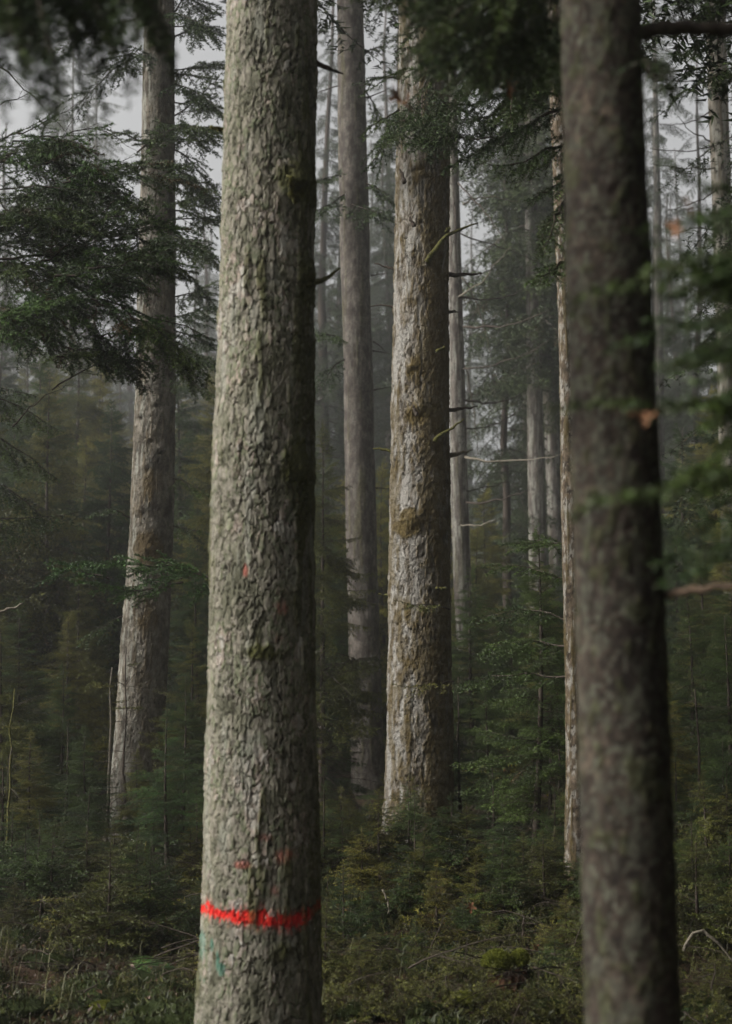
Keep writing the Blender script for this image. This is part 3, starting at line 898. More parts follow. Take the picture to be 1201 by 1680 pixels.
# --- D : the dark trunk close to the camera
rowsD = [(0, 916, 1052), (200, 922, 1060), (500, 929, 1070), (700, 934, 1082), (900, 940, 1090), (1100, 944, 1098), (1300, 949, 1105), (1500, 953, 1112), (1680, 958, 1118)]
dD = 3.1
def mossD(TH, Z, ct, st):
    return np.clip(sstep(.56, .68, fbm(ct * 4, st * 4, Z * 26, 541, 4)) * .5, 0, 1)
def lichD(TH, Z, ct, st, ph):
    o = np.zeros(Z.shape + (3,))
    o[..., 2] = np.maximum(sstep(.56, .66, fbm(ct * 4 + 1, st * 4, Z * 26, 566, 4)) * .5, sstep(.58, .66, fbm(ct * 9 + 1, st * 9, Z * 90, 568, 3)) * .9)
    return o
me, bD, cxD, crD = make_trunk(rowsD, dD, 13, 120, .006, 3.2, M_barkD, 63, disp=.006, style='smooth', moss_fn=mossD, paint_fn=lichD, flare=.3,
                              knots=((FRONT, at(1000, 325, dD)[2], .012, .006), (FRONT + .3, at(1010, 745, dD)[2], .014, .006), (FRONT + .1, at(1005, 860, dD)[2], .012, .006)))
tD = tag(empty('spruce_tree', bD), 'out-of-focus dark brown trunk nearest the camera at the right', 'tree')
link('trunk', me, tD)
link('crown', CROWNS[2], tD, (cxD(6) - bD[0], 0, 6.2 - bD[2])).scale = (1.2, 1.2, .6)
add_limb(tD, bD, [(1085, 976), (1120, 970), (1165, 965), (1240, 962)], dD, .0085, .006, M_brown, 10, 91, dd=-.25)
add_limb(tD, bD, [(1040, 55), (1090, 47), (1150, 45), (1240, 48)], dD, .018, .013, M_wood, 10, 92, dd=.1)
add_branch(tD, bD, [at(1045, 95, 3.1), at(1062, 105, 3.0), at(1075, 118, 2.9), at(1082, 135, 2.85)], 93, r0=.007, side_gap=.02, side_ratio=.35, sec_gap=.02)

# --- farther grown trunks
def far_tree(rows, d, H, label, crown=None, cz=None, nth=64, dz=.05, mat=M_barkF, group=None, seed=1, cs=1.0, moss=.4):
    mf = lambda TH, Z, ct, st: sstep(.55, .7, fbm(ct * 3 + seed, st * 3, Z * 1.2, 700 + seed, 4)) * moss
    lf = lambda TH, Z, ct, st, ph: np.stack([Z * 0, Z * 0, sstep(.45, .65, fbm(ct * 5 + seed, st * 5, Z * 3, 720 + seed, 4)) * .45], -1)
    me, b, cx_, cr_ = make_trunk(rows, d, H, nth, dz, 1.8 + .46 * d, mat, seed, cw=.06, ch=.11, disp=.012, style='rough', moss_fn=mf, paint_fn=lf)
    t = tag(empty('spruce_tree', b), label, 'tree', group)
    link('trunk', me, t)
    if crown is not None:
        z0 = cz if cz is not None else H - 13
        link('crown', CROWNS[crown], t, (cx_(z0 + 1) - b[0], 0, z0 - b[2])).scale = (cs, cs, cs)
    return t, b
tN, bN = far_tree([(260, 735, 752), (560, 737, 761), (800, 739, 768), (1000, 746, 775), (1260, 762, 790)], 25, 24, 'grey trunk with long bare dead branches right behind the mossy trunk', 1, 12.6, seed=5, nth=90, dz=.035)
dead = [([(760, 335), (780, 324), (810, 322), (850, 330)], 0), ([(752, 300), (790, 340), (830, 400)], 1), ([(755, 383), (800, 398), (850, 415), (900, 440)], 1),
        ([(752, 487), (790, 465), (815, 430), (838, 405)], 1), ([(752, 487), (800, 492), (840, 484), (868, 470)], 0), ([(760, 536), (800, 537), (850, 533), (905, 508)], 0),
        ([(758, 455), (780, 490), (795, 540), (805, 585)], 1), ([(760, 605), (800, 600), (860, 585), (900, 560)], 1), ([(760, 655), (800, 662), (840, 655), (865, 640)], 0),
        ([(762, 750), (800, 757), (860, 756), (920, 745)], 0), ([(765, 805), (800, 800), (835, 790)], 1), ([(764, 824), (790, 826), (850, 812), (866, 805)], 0), ([(757, 588), (770, 620), (780, 700), (785, 750)], 1),
        ([(745, 330), (748, 360), (740, 420)], 1), ([(752, 700), (780, 706), (830, 690), (862, 660)], 1), ([(755, 860), (790, 862), (812, 852)], 1)]
for k, (pix, w) in enumerate(dead):
    add_limb(tN, bN, pix, 24.9, .020 if not w else .014, .005, M_dead if k % 3 == 0 else M_wood, 12, 130 + k, dd=-1.2 if k % 2 else .8, jit=.012)
tP, bP = far_tree([(400, 862, 884), (560, 864, 888), (800, 866, 893), (900, 868, 897), (1250, 870, 903)], 33, 25, 'misty grey trunk just left of its twin, behind the bushy young spruce', 3, 8.4, seed=6, cs=.95)
tQ, bQ = far_tree([(300, 878, 898), (500, 885, 908), (700, 893, 918), (900, 900, 926), (1060, 907, 932), (1250, 914, 940)], 36, 26, 'misty grey trunk leaning left, beside the lichen-speckled trunk', 3, 9.0, seed=7, cs=.95)
tS, bS = far_tree([(0, 1157, 1190), (350, 1169, 1200), (700, 1179, 1210), (960, 1187, 1218), (1250, 1194, 1226)], 23, 24, 'brownish trunk at the right edge, leaning left, with thin bare twigs', 1, 12.3, seed=8, nth=90, dz=.035, mat=M_barkL)
for k, pix in enumerate([[(1160, 130), (1120, 134), (1090, 130)], [(1168, 180), (1140, 200), (1100, 205)], [(1170, 240), (1130, 250), (1066, 244)], [(1165, 232), (1130, 215), (1112, 190)], [(1172, 275), (1120, 277), (1068, 268)],
                         [(1175, 310), (1150, 330), (1095, 345)], [(1188, 997), (1170, 994), (1160, 990)], [(1190, 1020), (1172, 1022), (1160, 1018)], [(1165, 60), (1120, 90), (1080, 80)], [(1178, 380), (1140, 372), (1100, 385)]]):
    add_limb(tS, bS, pix, 22.9, .013, .004, M_wood, 10, 160 + k, dd=-.6, jit=.01)
far_tree([(500, 1074, 1088), (900, 1078, 1092), (1250, 1080, 1096)], 48, 26, 'thin misty trunk seen just right of the blurred dark trunk', 1, 17, seed=9, nth=40, dz=.09)
far_tree([(600, 111, 119), (900, 113, 121), (1150, 114, 123)], 56, 27, 'thin pole-like misty trunk far behind the bushes on the left', 0, 20, seed=12, nth=30, dz=.12, cs=.8)
far_tree([(600, 88, 94), (1150, 89, 97)], 62, 26, 'faintest slender trunk far behind the bushes, left of its neighbour', 1, 22, seed=14, nth=30, dz=.12, cs=.7)
far_tree([(600, 150, 158), (1150, 151, 162)], 60, 27, 'slender misty trunk in the haze left of the leaning trunk', 2, 21, seed=15, nth=30, dz=.12, cs=.7)

# distant wood: copies of three shapes, each tree its own object
def far_proto(seed, H, cidx, cz, r):
    rows = None
    rg = np.random.default_rng(seed)
    zz = np.linspace(-.5, H, 14)
    c = np.cumsum(rg.normal(0, .05, (14, 2)), 0)
    V, F = tube([(c[i][0] - c[0][0], c[i][1] - c[0][1], zz[i]) for i in range(14)], [r * (1 - .9 * max(q, 0) / H) for q in zz], 12, seed, .05)
    me = mesh_from('far_trunk', V, F, [M_wood], smooth=True, attrs={'bark': np.tile([.6, .5, .1], (len(V), 1)), 'paint': np.tile([0, 0, .2], (len(V), 1))})
    t = empty('spruce_tree', (0, 0, 0))
    link('trunk', me, t)
    link('crown', CROWNS[cidx], t, (0, 0, cz))
    t['category'] = 'tree'
    return t
FARP = [far_proto(21, 18, 0, 4.6, .15), far_proto(22, 21, 1, 6.5, .17), far_proto(23, 16, 2, 3.8, .14), far_proto(24, 19, 3, 1.2, .2)]
used = [False] * 4
LMK = [(-50, 'the left edge of the photo'), (235, 'the leaning trunk'), (425, 'the red-banded trunk'), (690, 'the mossy trunk'), (925, 'the speckled trunk'), (1090, 'the blurred trunk'), (1260, 'the right edge of the photo')]
def place_far(x, y, label, group, sc=1.0, k=None):
    k = random.randrange(3) if k is None else k
    z = float(ground_z(x, y)) - .1
    if not used[k]:
        used[k] = True
        o = FARP[k]; o.location = (x, y, z); o.scale = (sc, sc, sc); o['label'] = label; o['group'] = group
        return o
    return dup(FARP[k], (x, y, z), random.uniform(0, 6.28), (sc, sc, sc * random.uniform(.9, 1.15)), label, group)
# hanging-branched spruces that fill the upper right of the view
for (px, d, k, sc) in ((868, 47, 3, 1.2), (930, 44, 3, 1.1), (965, 34, 1, 1.2), (1010, 46, 3, 1.2), (905, 60, 3, 1.5), (842, 34, 0, .85), (770, 95, 3, 1.5)):
    p = at(px, 1106, d)
    place_far(p[0], d, 'misty spruce with hanging branches between the mossy trunk and the blurred trunk', 'hanging spruces behind the mossy trunk', sc, k)
for (px, d, k, sc) in ((535, 44, 3, 1.1), (520, 66, 3, 1.3), (632, 58, 3, 1.3), (655, 44, 3, 1.1), (480, 60, 3, 1.3), (600, 80, 3, 1.6), (560, 66, 3, 1.5), (632, 60, 3, 1.5)):
    p = at(px, 1106, d)
    place_far(p[0], d, 'misty spruce standing in the fog between the red-banded trunk and the mossy trunk', 'fog spruces in the middle gap', sc, k)
for (px, d, k, sc) in ((20, 62, 3, .8), (85, 70, 3, .95), (190, 66, 3, .8), (320, 58, 3, 1.0), (350, 50, 0, .9), (130, 90, 3, 1.1), (-40, 55, 3, .8), (250, 84, 3, 1.1), (300, 46, 0, .62), (40, 105, 3, 1.6), (170, 118, 3, 1.9), (330, 100, 3, 1.6), (-30, 96, 3, 1.5), (100, 125, 3, 2.0), (230, 105, 3, 1.6), (60, 48, 0, .6), (150, 52, 2, .6), (60, 76, 3, 1.5), (135, 84, 3, 1.65), (5, 62, 3, 1.3), (215, 80, 3, 1.5), (340, 72, 3, 1.45)):
    p = at(px, 1106, d)
    place_far(p[0], d, 'faint spruce in the fog left of the red-banded trunk', 'fog spruces on the left', sc, k)
for (px, d, k, sc) in ((1120, 58, 3, 1.1), (1190, 66, 3, 1.2), (1240, 46, 3, 1.0), (1090, 80, 3, 1.4), (1235, 34, 0, .9), (1150, 105, 3, 1.8), (1108, 64, 3, 1.5), (1160, 48, 0, 1.2)):
    p = at(px, 1106, d)
    place_far(p[0], d, 'misty spruce in the gap at the right edge', 'fog spruces on the right', sc, k)
# the wood goes on to the right of the view and behind the camera; it shades that side
for (x, y, k, sc) in ((4.4, 5.2, 3, .8), (5.6, 9.4, 3, .9), (6.2, 13.5, 3, .9), (8.4, 16, 3, 1), (8.4, 6, 3, .95), (3.6, -.8, 3, .8), (6.9, 1.6, 3, .9), (11, 11, 3, 1), (9.5, 21, 3, 1), (.6, -4.5, 3, .9), (4.5, -5.5, 3, 1), (12, 2, 3, 1), (13, 26, 3, 1), (-3.5, -6.5, 3, 1), (1.6, -2.9, 3, .7), (-1.7, -3.7, 3, .75), (4.0, 1.6, 3, .75), (3.9, 3.6, 0, .8), (3.9, 10.2, 1, .8), (4.6, 15.5, 0, .9)):
    place_far(x, y, 'grown spruce of the dense wood right of the picture', 'spruces right of the view', sc, k)

# ------------------------------------------------------------------ living branches that cross the picture
def side_tree(x, y, r, H, label, crown, cz, cs=.6):
    z = float(ground_z(x, y)) - .1
    zz = np.linspace(0, H, 30)
    V, F = tube([(0.02 * math.sin(q), 0.02 * math.cos(q * 1.3), q) for q in zz], [r * (1.15 if q < .3 else 1) * (1 - .9 * q / H) for q in zz], 24, int(x * 10) & 255, .03)
    me = mesh_from('trunk', V, F, [M_barkL], smooth=True, attrs={'bark': np.tile([.6, .5, .2], (len(V), 1)), 'paint': np.tile([0, 0, .1], (len(V), 1))})
    b = np.array([x, y, z])
    t = tag(empty('spruce_tree', b), label, 'tree')
    link('trunk', me, t)
    link('crown', CROWNS[crown], t, (0, 0, cz)).scale = (cs, cs, cs)
    return t, b

# F1 very near, top left
t1, b1 = side_tree(-1.75, 3.0, .11, 11, 'nearest spruce at the left, its blurred dark branches hanging into the top corner', 0, 4.2, .5)
F1 = []
r1_ = random.Random(3)
for k in range(34):
    u = (k % 17) / 16
    ex = -40 + 325 * u + r1_.uniform(-20, 20)
    ey = (215 - 130 * abs(u - .42)) * r1_.uniform(.35, 1.1)
    dd_ = r1_.uniform(2.4, 2.9)
    F1.append(([(-900, -420), (ex - 260, -300), (ex - 110, -170), (ex - 40, ey * .3 - 70), (ex, ey)], 3.0, dd_))
for k, (pix, d0, d1) in enumerate(F1):
    pts = [at(px, py, d0 + (d1 - d0) * i / 4) for i, (px, py) in enumerate(pix)]
    add_branch(t1, b1, pts, 800 + k, r0=.008, side_gap=.024, side_ratio=.16, sec_gap=.018, dens=560, nlen=.017, nwid=.0040, hang=.8, start=.40, n=18, curtain=.4, maxlen=.10)

# F2 left, in focus
t2, b2 = side_tree(-3.6, 8.3, .16, 14, 'spruce beyond the left edge whose long dark boughs reach across the leaning trunk', 1, 5.6, .55)
F2 = [([(-500, 470), (-120, 425), (0, 425), (90, 452), (170, 498), (260, 518), (352, 560)], 8.2, .020, .34, .30),
      ([(-500, 330), (-120, 300), (0, 312), (80, 306), (140, 314), (215, 320)], 8.0, .014, .26, .1),
      ([(-400, 300), (-60, 262), (20, 225), (80, 190), (120, 160)], 8.4, .008, .20, .2),
      ([(0, 425), (60, 422), (110, 410), (180, 378), (250, 372), (330, 385)], 8.0, .009, .45, .15),
      ([(60, 440), (110, 400), (170, 360), (230, 340), (272, 330)], 7.8, .008, .42, .1),
      ([(90, 452), (150, 440), (220, 425), (290, 410), (345, 400)], 7.9, .008, .42, .2),
      ([(150, 490), (190, 520), (230, 560), (255, 600)], 7.9, .007, .55, .4),
      ([(40, 438), (55, 470), (60, 520), (80, 560)], 7.8, .006, .5, .55),
      ([(200, 505), (260, 540), (310, 585), (345, 620)], 8.1, .008, .55, .4),
      ([(-60, 560), (0, 520), (60, 500), (130, 520), (180, 545)], 7.7, .007, .42, .3),
      ([(-100, 400), (-30, 370), (40, 350), (110, 360), (160, 380)], 7.7, .007, .42, .2),
      ([(215, 320), (170, 345), (120, 370), (60, 385)], 8.1, .006, .45, .2),
      ([(-60, 260), (30, 270), (110, 290), (180, 285), (240, 300)], 8.2, .006, .34, .1)]
for k, (pix, d, r0, ratio, hg) in enumerate(F2):
    pts = [at(px, py, d + .25 * math.sin(k * 2 + i * .7)) for i, (px, py) in enumerate(pix)]
    longb = pix[0][0] < -200
    add_branch(t2, b2, pts, 820 + k, r0=r0, side_gap=.038 if not longb else .06, side_ratio=ratio if not longb else ratio * .55, sec_gap=.034, dens=400, nlen=.020, nwid=.0044,
               hang=hg, start=.08 if not longb else .42, n=16, mat=M_need if k % 3 else M_needL, dry=.06, jit=.012)
for k, (pix, hg) in enumerate([([(110, 520), (160, 545), (215, 575), (262, 615)], .6), ([(150, 540), (190, 580), (230, 610), (250, 645)], .6), ([(240, 545), (280, 575), (310, 600), (340, 640)], .5), ([(30, 500), (60, 540), (80, 575), (95, 600)], .6), ([(-40, 480), (0, 520), (25, 550), (50, 575)], .6)]):
    add_branch(t2, b2, [at(px, py, 8.1 + .1 * k) for (px, py) in pix], 1400 + k, r0=.006, side_gap=.034, side_ratio=.55, sec_gap=.030, dens=420, nlen=.021, nwid=.0044, hang=hg, start=.05, n=14, mat=M_need, dry=.06, jit=.012)
# thin leafless twigs in the fog there
for k, pix in enumerate([[(0, 232), (60, 205), (110, 180), (160, 150)], [(40, 262), (70, 250), (110, 222), (150, 205), (230, 250)], [(0, 110), (60, 160), (110, 220)], [(110, 312), (160, 290), (200, 265), (240, 250)],
                         [(-60, 210), (20, 160), (60, 150), (100, 170)], [(0, 330), (30, 370), (60, 380), (100, 360)], [(85, 640), (110, 625), (150, 600), (215, 560), (240, 540)], [(20, 700), (60, 660), (110, 628)]]):
    pts = [at(px, py, 8.6) for (px, py) in pix]
    add_branch(t2, b2, pts, 850 + k, r0=.006, side_gap=.075, side_ratio=.36, sec_gap=.05, dens=14, nlen=.02, nwid=.003, hang=.3, start=.05, n=10, name='bare_twig')

# F3 boughs of the leaning tree: right of it and across it
for k, (pix, dd_, ratio, hg) in enumerate([
    ([(285, 120), (310, 122), (340, 132), (372, 150)], .4, .6, .3), ([(284, 60), (310, 50), (340, 30), (370, 22)], .2, .6, .1), ([(285, 190), (320, 165), (350, 135), (370, 110)], -.4, .6, .2),
    ([(286, 245), (310, 260), (335, 290), (362, 325)], .3, .7, .5), ([(286, 290), (315, 298), (345, 300), (375, 310)], .1, .6, .3), ([(287, 345), (315, 350), (340, 362), (372, 365)], -.2, .6, .3),
    ([(225, 250), (250, 225), (285, 212), (320, 206), (362, 214)], -1.0, .5, .2), ([(240, 236), (222, 228), (200, 218), (170, 222)], -.8, .5, .2), ([(286, 385), (310, 395), (335, 415), (360, 440)], .2, .75, .5),
    ([(286, 430), (310, 450), (335, 480), (360, 510)], 0, .7, .5), ([(287, 560), (310, 575), (335, 590), (360, 600)], -.3, .7, .3), ([(286, 20), (300, -5), (330, -20), (365, -40)], 0, .6, .1),
    ([(286, 600), (305, 620), (330, 640), (350, 650)], -.5, .6, .4), ([(250, 395), (280, 388), (315, 395), (352, 420)], -1.1, .5, .3), ([(230, 300), (250, 290), (285, 285), (320, 292)], -1.0, .4, .3),
    ([(230, 90), (190, 110), (150, 150), (110, 200)], .4, .55, .4), ([(232, 30), (180, 40), (120, 70), (60, 100)], .3, .5, .3)]):
    pts = [at(px, py, dL + dd_ * (i / 3)) for i, (px, py) in enumerate(pix)]
    add_branch(tL, bL, pts, 870 + k, r0=.012, side_gap=.06, side_ratio=ratio, sec_gap=.05, dens=220, nlen=.030, nwid=.0085, hang=hg, start=.1, n=10, maxlen=.36)

r3 = random.Random(12)
for k in range(20):
    y0 = -20 + 620 * (k + .5 * r3.random()) / 20
    dx = 1 if r3.random() < .75 else -1
    x0 = 284 if dx > 0 else 232
    dy = r3.uniform(-30, 60)
    ln_ = r3.uniform(55, 90) if dx > 0 else r3.uniform(30, 60)
    pts = [at(x0 + dx * ln_ * u, y0 + dy * u ** 1.5, dL + r3.uniform(-.15, .15) - (.8 * u if k % 2 else -.7 * u)) for u in (0, .33, .66, 1)]
    add_branch(tL, bL, pts, 1300 + k, r0=.010, side_gap=.055, side_ratio=.7, sec_gap=.048, dens=240, nlen=.030, nwid=.0085, hang=r3.uniform(.3, .7), start=.1, n=8, maxlen=.4)
for k in range(25):   # more boughs of the spruce beyond the left edge
    y0 = 225 + 360 * ((k * 7) % 25) / 24
    x0, ln_ = (r3.uniform(-40, 130) if k < 20 else r3.uniform(100, 200)), r3.uniform(100, 180) * (1 if k < 20 else .75)
    dy = r3.uniform(-30, 55)
    pts = [at(x0 + ln_ * u, y0 + dy * u - 14 * math.sin(3 * u), 8.0 + r3.uniform(-.2, .5)) for u in (0, .3, .6, 1)]
    add_branch(t2, b2, pts, 1330 + k, r0=.006, side_gap=.036, side_ratio=.5, sec_gap=.032, dens=420, nlen=.021, nwid=.0044, hang=r3.uniform(.2, .7), start=.05, n=14, mat=M_need if k % 3 else M_needL, dry=.08, jit=.012)

# F4 dark boughs over the upper middle: from the near right tree and from the mossy tree
F4 = [([(930, -90), (850, -40), (770, -10), (700, 20), (640, 20)], 3.6, .3), ([(930, -60), (870, 0), (800, 40), (740, 75), (690, 110)], 3.9, .5),
      ([(930, -40), (880, 20), (830, 60), (790, 95), (760, 130)], 4.2, .5), ([(930, -120), (820, -80), (700, -50), (640, -20), (580, 0)], 3.8, .4),
      ([(930, -80), (860, -30), (760, 10), (690, 60), (650, 130)], 3.4, .7), ([(930, 20), (900, 50), (880, 80), (850, 110)], 4.6, .5)]
for k, (pix, d, hg) in enumerate(F4):
    pts = [at(px, py, 3.2 + (d - 3.2) * (i + 1) / len(pix)) for i, (px, py) in enumerate(pix)]
    add_branch(tD, bD, pts, 900 + k, r0=.006, side_gap=.022, side_ratio=.42, sec_gap=.02, dens=520, nlen=.015, nwid=.0030, hang=hg, start=.08, n=14)
# a middle-distance spruce hidden by the dark trunk carries most of that mass
t4, b4 = side_tree(1.20, 7.6, .09, 13, 'spruce hidden behind the blurred trunk, its dense dark boughs filling the upper middle', 2, 5.6, .95)
F4b = [([(960, 60), (900, 50), (830, 70), (760, 90), (690, 110), (620, 130)], 7.2, .3), ([(960, 110), (900, 120), (840, 150), (780, 170), (710, 190), (640, 200)], 7.4, .25), ([(960, 0), (880, -10), (800, 20), (720, 30), (650, 60)], 7.0, .4),
       ([(960, 170), (900, 190), (850, 215), (790, 230), (720, 225), (650, 235)], 7.6, .2), ([(960, -60), (860, -70), (760, -40), (680, -10), (620, 20)], 7.2, .4), ([(960, 210), (910, 240), (870, 262), (820, 272), (780, 262)], 7.3, .3),
       ([(960, 260), (920, 300), (890, 320), (860, 330)], 7.2, .4), ([(960, 90), (910, 100), (870, 130), (840, 170), (830, 210)], 6.8, .6), ([(960, 30), (860, 60), (800, 110), (760, 150), (735, 190)], 6.9, .5),
       ([(960, 300), (925, 330), (905, 380), (895, 420)], 7.0, .6), ([(960, 150), (880, 160), (820, 190), (760, 200), (700, 170)], 7.9, .3), ([(960, 130), (860, 90), (780, 60), (700, 70), (640, 90)], 7.7, .4),
       ([(960, 420), (930, 430), (900, 440), (880, 470)], 7.0, .3)]
for k, (pix, d, hg) in enumerate(F4b):
    pts = [at(px, py, 7.6 + (d - 7.6) * (i + 1) / len(pix)) for i, (px, py) in enumerate(pix)]
    add_branch(t4, b4, pts, 920 + k, r0=.010, side_gap=.042, side_ratio=.42, sec_gap=.034, dens=420, nlen=.020, nwid=.0046, hang=hg, start=.06, n=16, maxlen=.42, curtain=.25 if k % 2 else 0)
for k, (pix, o, hg) in enumerate([([(655, 180), (640, 190), (620, 200), (600, 215)], -.3, .4), ([(690, 170), (680, 195), (660, 215), (640, 240)], -.6, .4), ([(720, 180), (725, 210), (735, 235), (740, 255)], -.6, .3),
                                  ([(655, 130), (635, 125), (612, 130), (590, 145)], -.2, .3), ([(700, 130), (690, 160), (695, 190), (700, 215)], -.7, .5), ([(740, 170), (765, 185), (790, 200), (820, 230)], 0, .4), ([(650, 215), (630, 235), (612, 262), (600, 280)], -.3, .6)]):
    pts = [at(px, py, dB + o * (.5 + i / 3)) for i, (px, py) in enumerate(pix)]
    add_branch(tB, bB, pts, 940 + k, r0=.012, side_gap=.055, side_ratio=.75, sec_gap=.045, dens=230, nlen=.028, nwid=.008, hang=hg, start=.1, n=8)

# F5 very near, right: blurred green boughs crossing the dark trunk
t5, b5 = side_tree(1.35, 2.25, .06, 6, 'small spruce beyond the right edge whose blurred green boughs cross the nearest trunk', 1, 3.4, .3)
F5 = [([(1900, 560), (1400, 500), (1250, 470), (1100, 440), (1000, 480), (930, 520)], 2.2, .3), ([(1900, 700), (1400, 640), (1200, 640), (1080, 670), (1000, 675), (900, 672)], 2.3, .15), ([(1900, 420), (1400, 330), (1250, 330), (1160, 310), (1110, 290), (1085, 265)], 2.3, .1),
      ([(1900, 900), (1400, 800), (1220, 760), (1100, 790), (1000, 830), (930, 850)], 2.1, .2), ([(1900, 620), (1350, 560), (1220, 560), (1150, 580), (1090, 610)], 2.1, .6), ([(1900, 760), (1350, 700), (1230, 700), (1160, 740), (1120, 790), (1090, 830)], 2.2, .6),
      ([(1900, 500), (1400, 430), (1260, 410), (1180, 430), (1120, 450), (1070, 400)], 2.25, .4), ([(1900, 560), (1350, 500), (1230, 500), (1130, 530), (1050, 560), (990, 580)], 2.4, .4), ([(1350, 640), (1250, 620), (1200, 680), (1180, 760)], 2.3, .7)]
r5 = random.Random(8)
for k in range(38):
    y0 = 300 + 600 * r5.random()
    xe = 1075 + 95 * r5.random() - (60 if r5.random() < .25 else 0)
    dy = r5.uniform(-30, 70)
    F5.append(([(1900, y0 - 60), (1400, y0 - 40), (1260, y0 - 20), ((1260 + xe) / 2, y0 + dy * .3), (xe, y0 + dy)], r5.uniform(2.1, 2.9), r5.uniform(.2, .7)))
for k, (pix, d, hg) in enumerate(F5):
    pts = [at(px, py, d) for (px, py) in pix]
    add_branch(t5, b5, pts, 960 + k, r0=.005, side_gap=.018, side_ratio=.18, sec_gap=.016, dens=620, nlen=.017, nwid=.0048, hang=hg, start=.35 if k > 8 else .25, n=18, mat=M_need, maxlen=.12)

# F6 darker boughs in focus behind the near trunk, right
t6, b6 = side_tree(3.3, 8.0, .15, 13, 'spruce beyond the right edge with dark boughs behind the blurred ones', 0, 5.8, 1.0)
F6 = [([(1500, -60), (1250, -30), (1150, 20), (1080, 60), (1050, 90)], 7.6, .3), ([(1500, 80), (1300, 30), (1201, 40), (1130, 80), (1070, 120)], 7.8, .3), ([(1500, 200), (1300, 150), (1201, 120), (1140, 100), (1080, 150)], 8.0, .4),
      ([(1500, 120), (1250, 90), (1130, 140), (1090, 180), (1062, 200)], 7.4, .3), ([(1500, -120), (1250, -60), (1160, -20), (1100, 20)], 7.9, .4), ([(1500, 860), (1250, 850), (1180, 858), (1120, 862)], 8.4, .3),
      ([(1500, 900), (1260, 900), (1180, 890), (1130, 900), (1100, 940)], 8.2, .4), ([(1500, 760), (1260, 780), (1190, 800), (1130, 840)], 8.2, .4), ([(1500, 640), (1260, 650), (1180, 680), (1120, 720)], 8.2, .6), ([(1500, 540), (1260, 520), (1180, 560), (1100, 620)], 8.0, .6), ([(1500, 460), (1300, 450), (1220, 470), (1150, 500)], 8.0, .6)]
for k, (pix, d, hg) in enumerate(F6):
    pts = [at(px, py, d) for (px, py) in pix]
    add_branch(t6, b6, pts, 980 + k, r0=.010, side_gap=.045, side_ratio=.30, sec_gap=.036, dens=400, nlen=.020, nwid=.0046, hang=hg, start=.25, n=14, maxlen=.4)

# F8 small boughs left and right of the slim trunk
for k, (pix, o, hg) in enumerate([([(560, 290), (545, 288), (530, 292), (512, 300)], -.4, .3), ([(600, 300), (615, 306), (630, 318), (648, 335)], -.3, .4), ([(575, 335), (600, 345), (625, 350), (645, 345)], -.8, .4),
                                  ([(565, 560), (550, 552), (535, 548), (515, 545)], -.5, .4), ([(565, 590), (550, 598), (538, 615), (528, 640)], -.4, .4), ([(600, 150), (612, 165), (625, 190), (640, 205)], 0, .4), ([(595, 90), (610, 80), (630, 75), (648, 60)], 0, .4), ([(565, 320), (548, 330), (530, 345), (515, 350)], -.4, .4)]):
    pts = [at(px, py, dM + o * (.5 + i / 3)) for i, (px, py) in enumerate(pix)]
    add_branch(tM, bM, pts, 1000 + k, r0=.014, side_gap=.075, side_ratio=.8, sec_gap=.06, dens=120, nlen=.045, nwid=.014, hang=hg, start=.1, n=8)

# ------------------------------------------------------------------ young spruces
YM = {}
def ymesh(key):
    if key in YM: return YM[key]
    kind, v = key
    sd_ = 2000 + v * 7 + {'sap': 0, 'low': 40, 'mid': 80, 'big': 120}[kind]
    if kind == 'sap':    # 1.3 m, near
        r = young(sd_, 1.4, .34, P_near, .55, .11, M_needL if v == 0 else M_need, per=5, name='sapling', bare_low=.35, bare_stock=P_bare)
    elif kind == 'low':  # .6 m, near, many
        r = young(sd_, .62, .62, P_small, .28, .06, M_needO if v % 2 else M_need, per=6, name='seedling', up=.1)
    elif kind == 'mid':  # 3 m
        r = young(sd_, 3.0, .28, P_mid, 1.0, .14, (M_need, M_needO, M_need)[v % 3], per=6, name='young', bare_low=.3, bare_stock=P_bare)
    else:                # 6 m
        r = young(sd_, 6.0, .28, P_farU, 1.6, .24, (M_need, M_needO)[v % 2], per=7, name='thicket')
    YM[key] = r
    return r
PR = {}
def place_young(key, x, y, h, wid=1.0, px=None, look=None, group=None, label=None, name='young_spruce'):
    tr, cr = ymesh(key)
    h0 = {'sap': 1.4, 'low': .62, 'mid': 3.0, 'big': 6.0}[key[0]]
    s = h / h0
    z = float(ground_z(x, y)) - .02
    if key not in PR:
        t = empty(name, (x, y, z), random.uniform(0, 6.28))
        link('trunk', tr, t); link('crown', cr, t)
        t['category'] = 'young tree'
        t.scale = (s * wid, s * wid, s)
        PR[key] = t
    else:
        t = dup(PR[key], (x, y, z), random.uniform(0, 6.28), (s * wid, s * wid, s))
    if label: t['label'] = label
    elif 'label' in t: del t['label']
    if group: t['group'] = group
    elif 'group' in t: del t['group']
    return t
def by_top(key, px, top, d, wid=1.0, **kw):
    p = at(px, top, d)
    z0 = float(ground_z(p[0], d)) - .02
    return place_young(key, p[0], d, max(.2, p[2] - z0), wid, **kw)

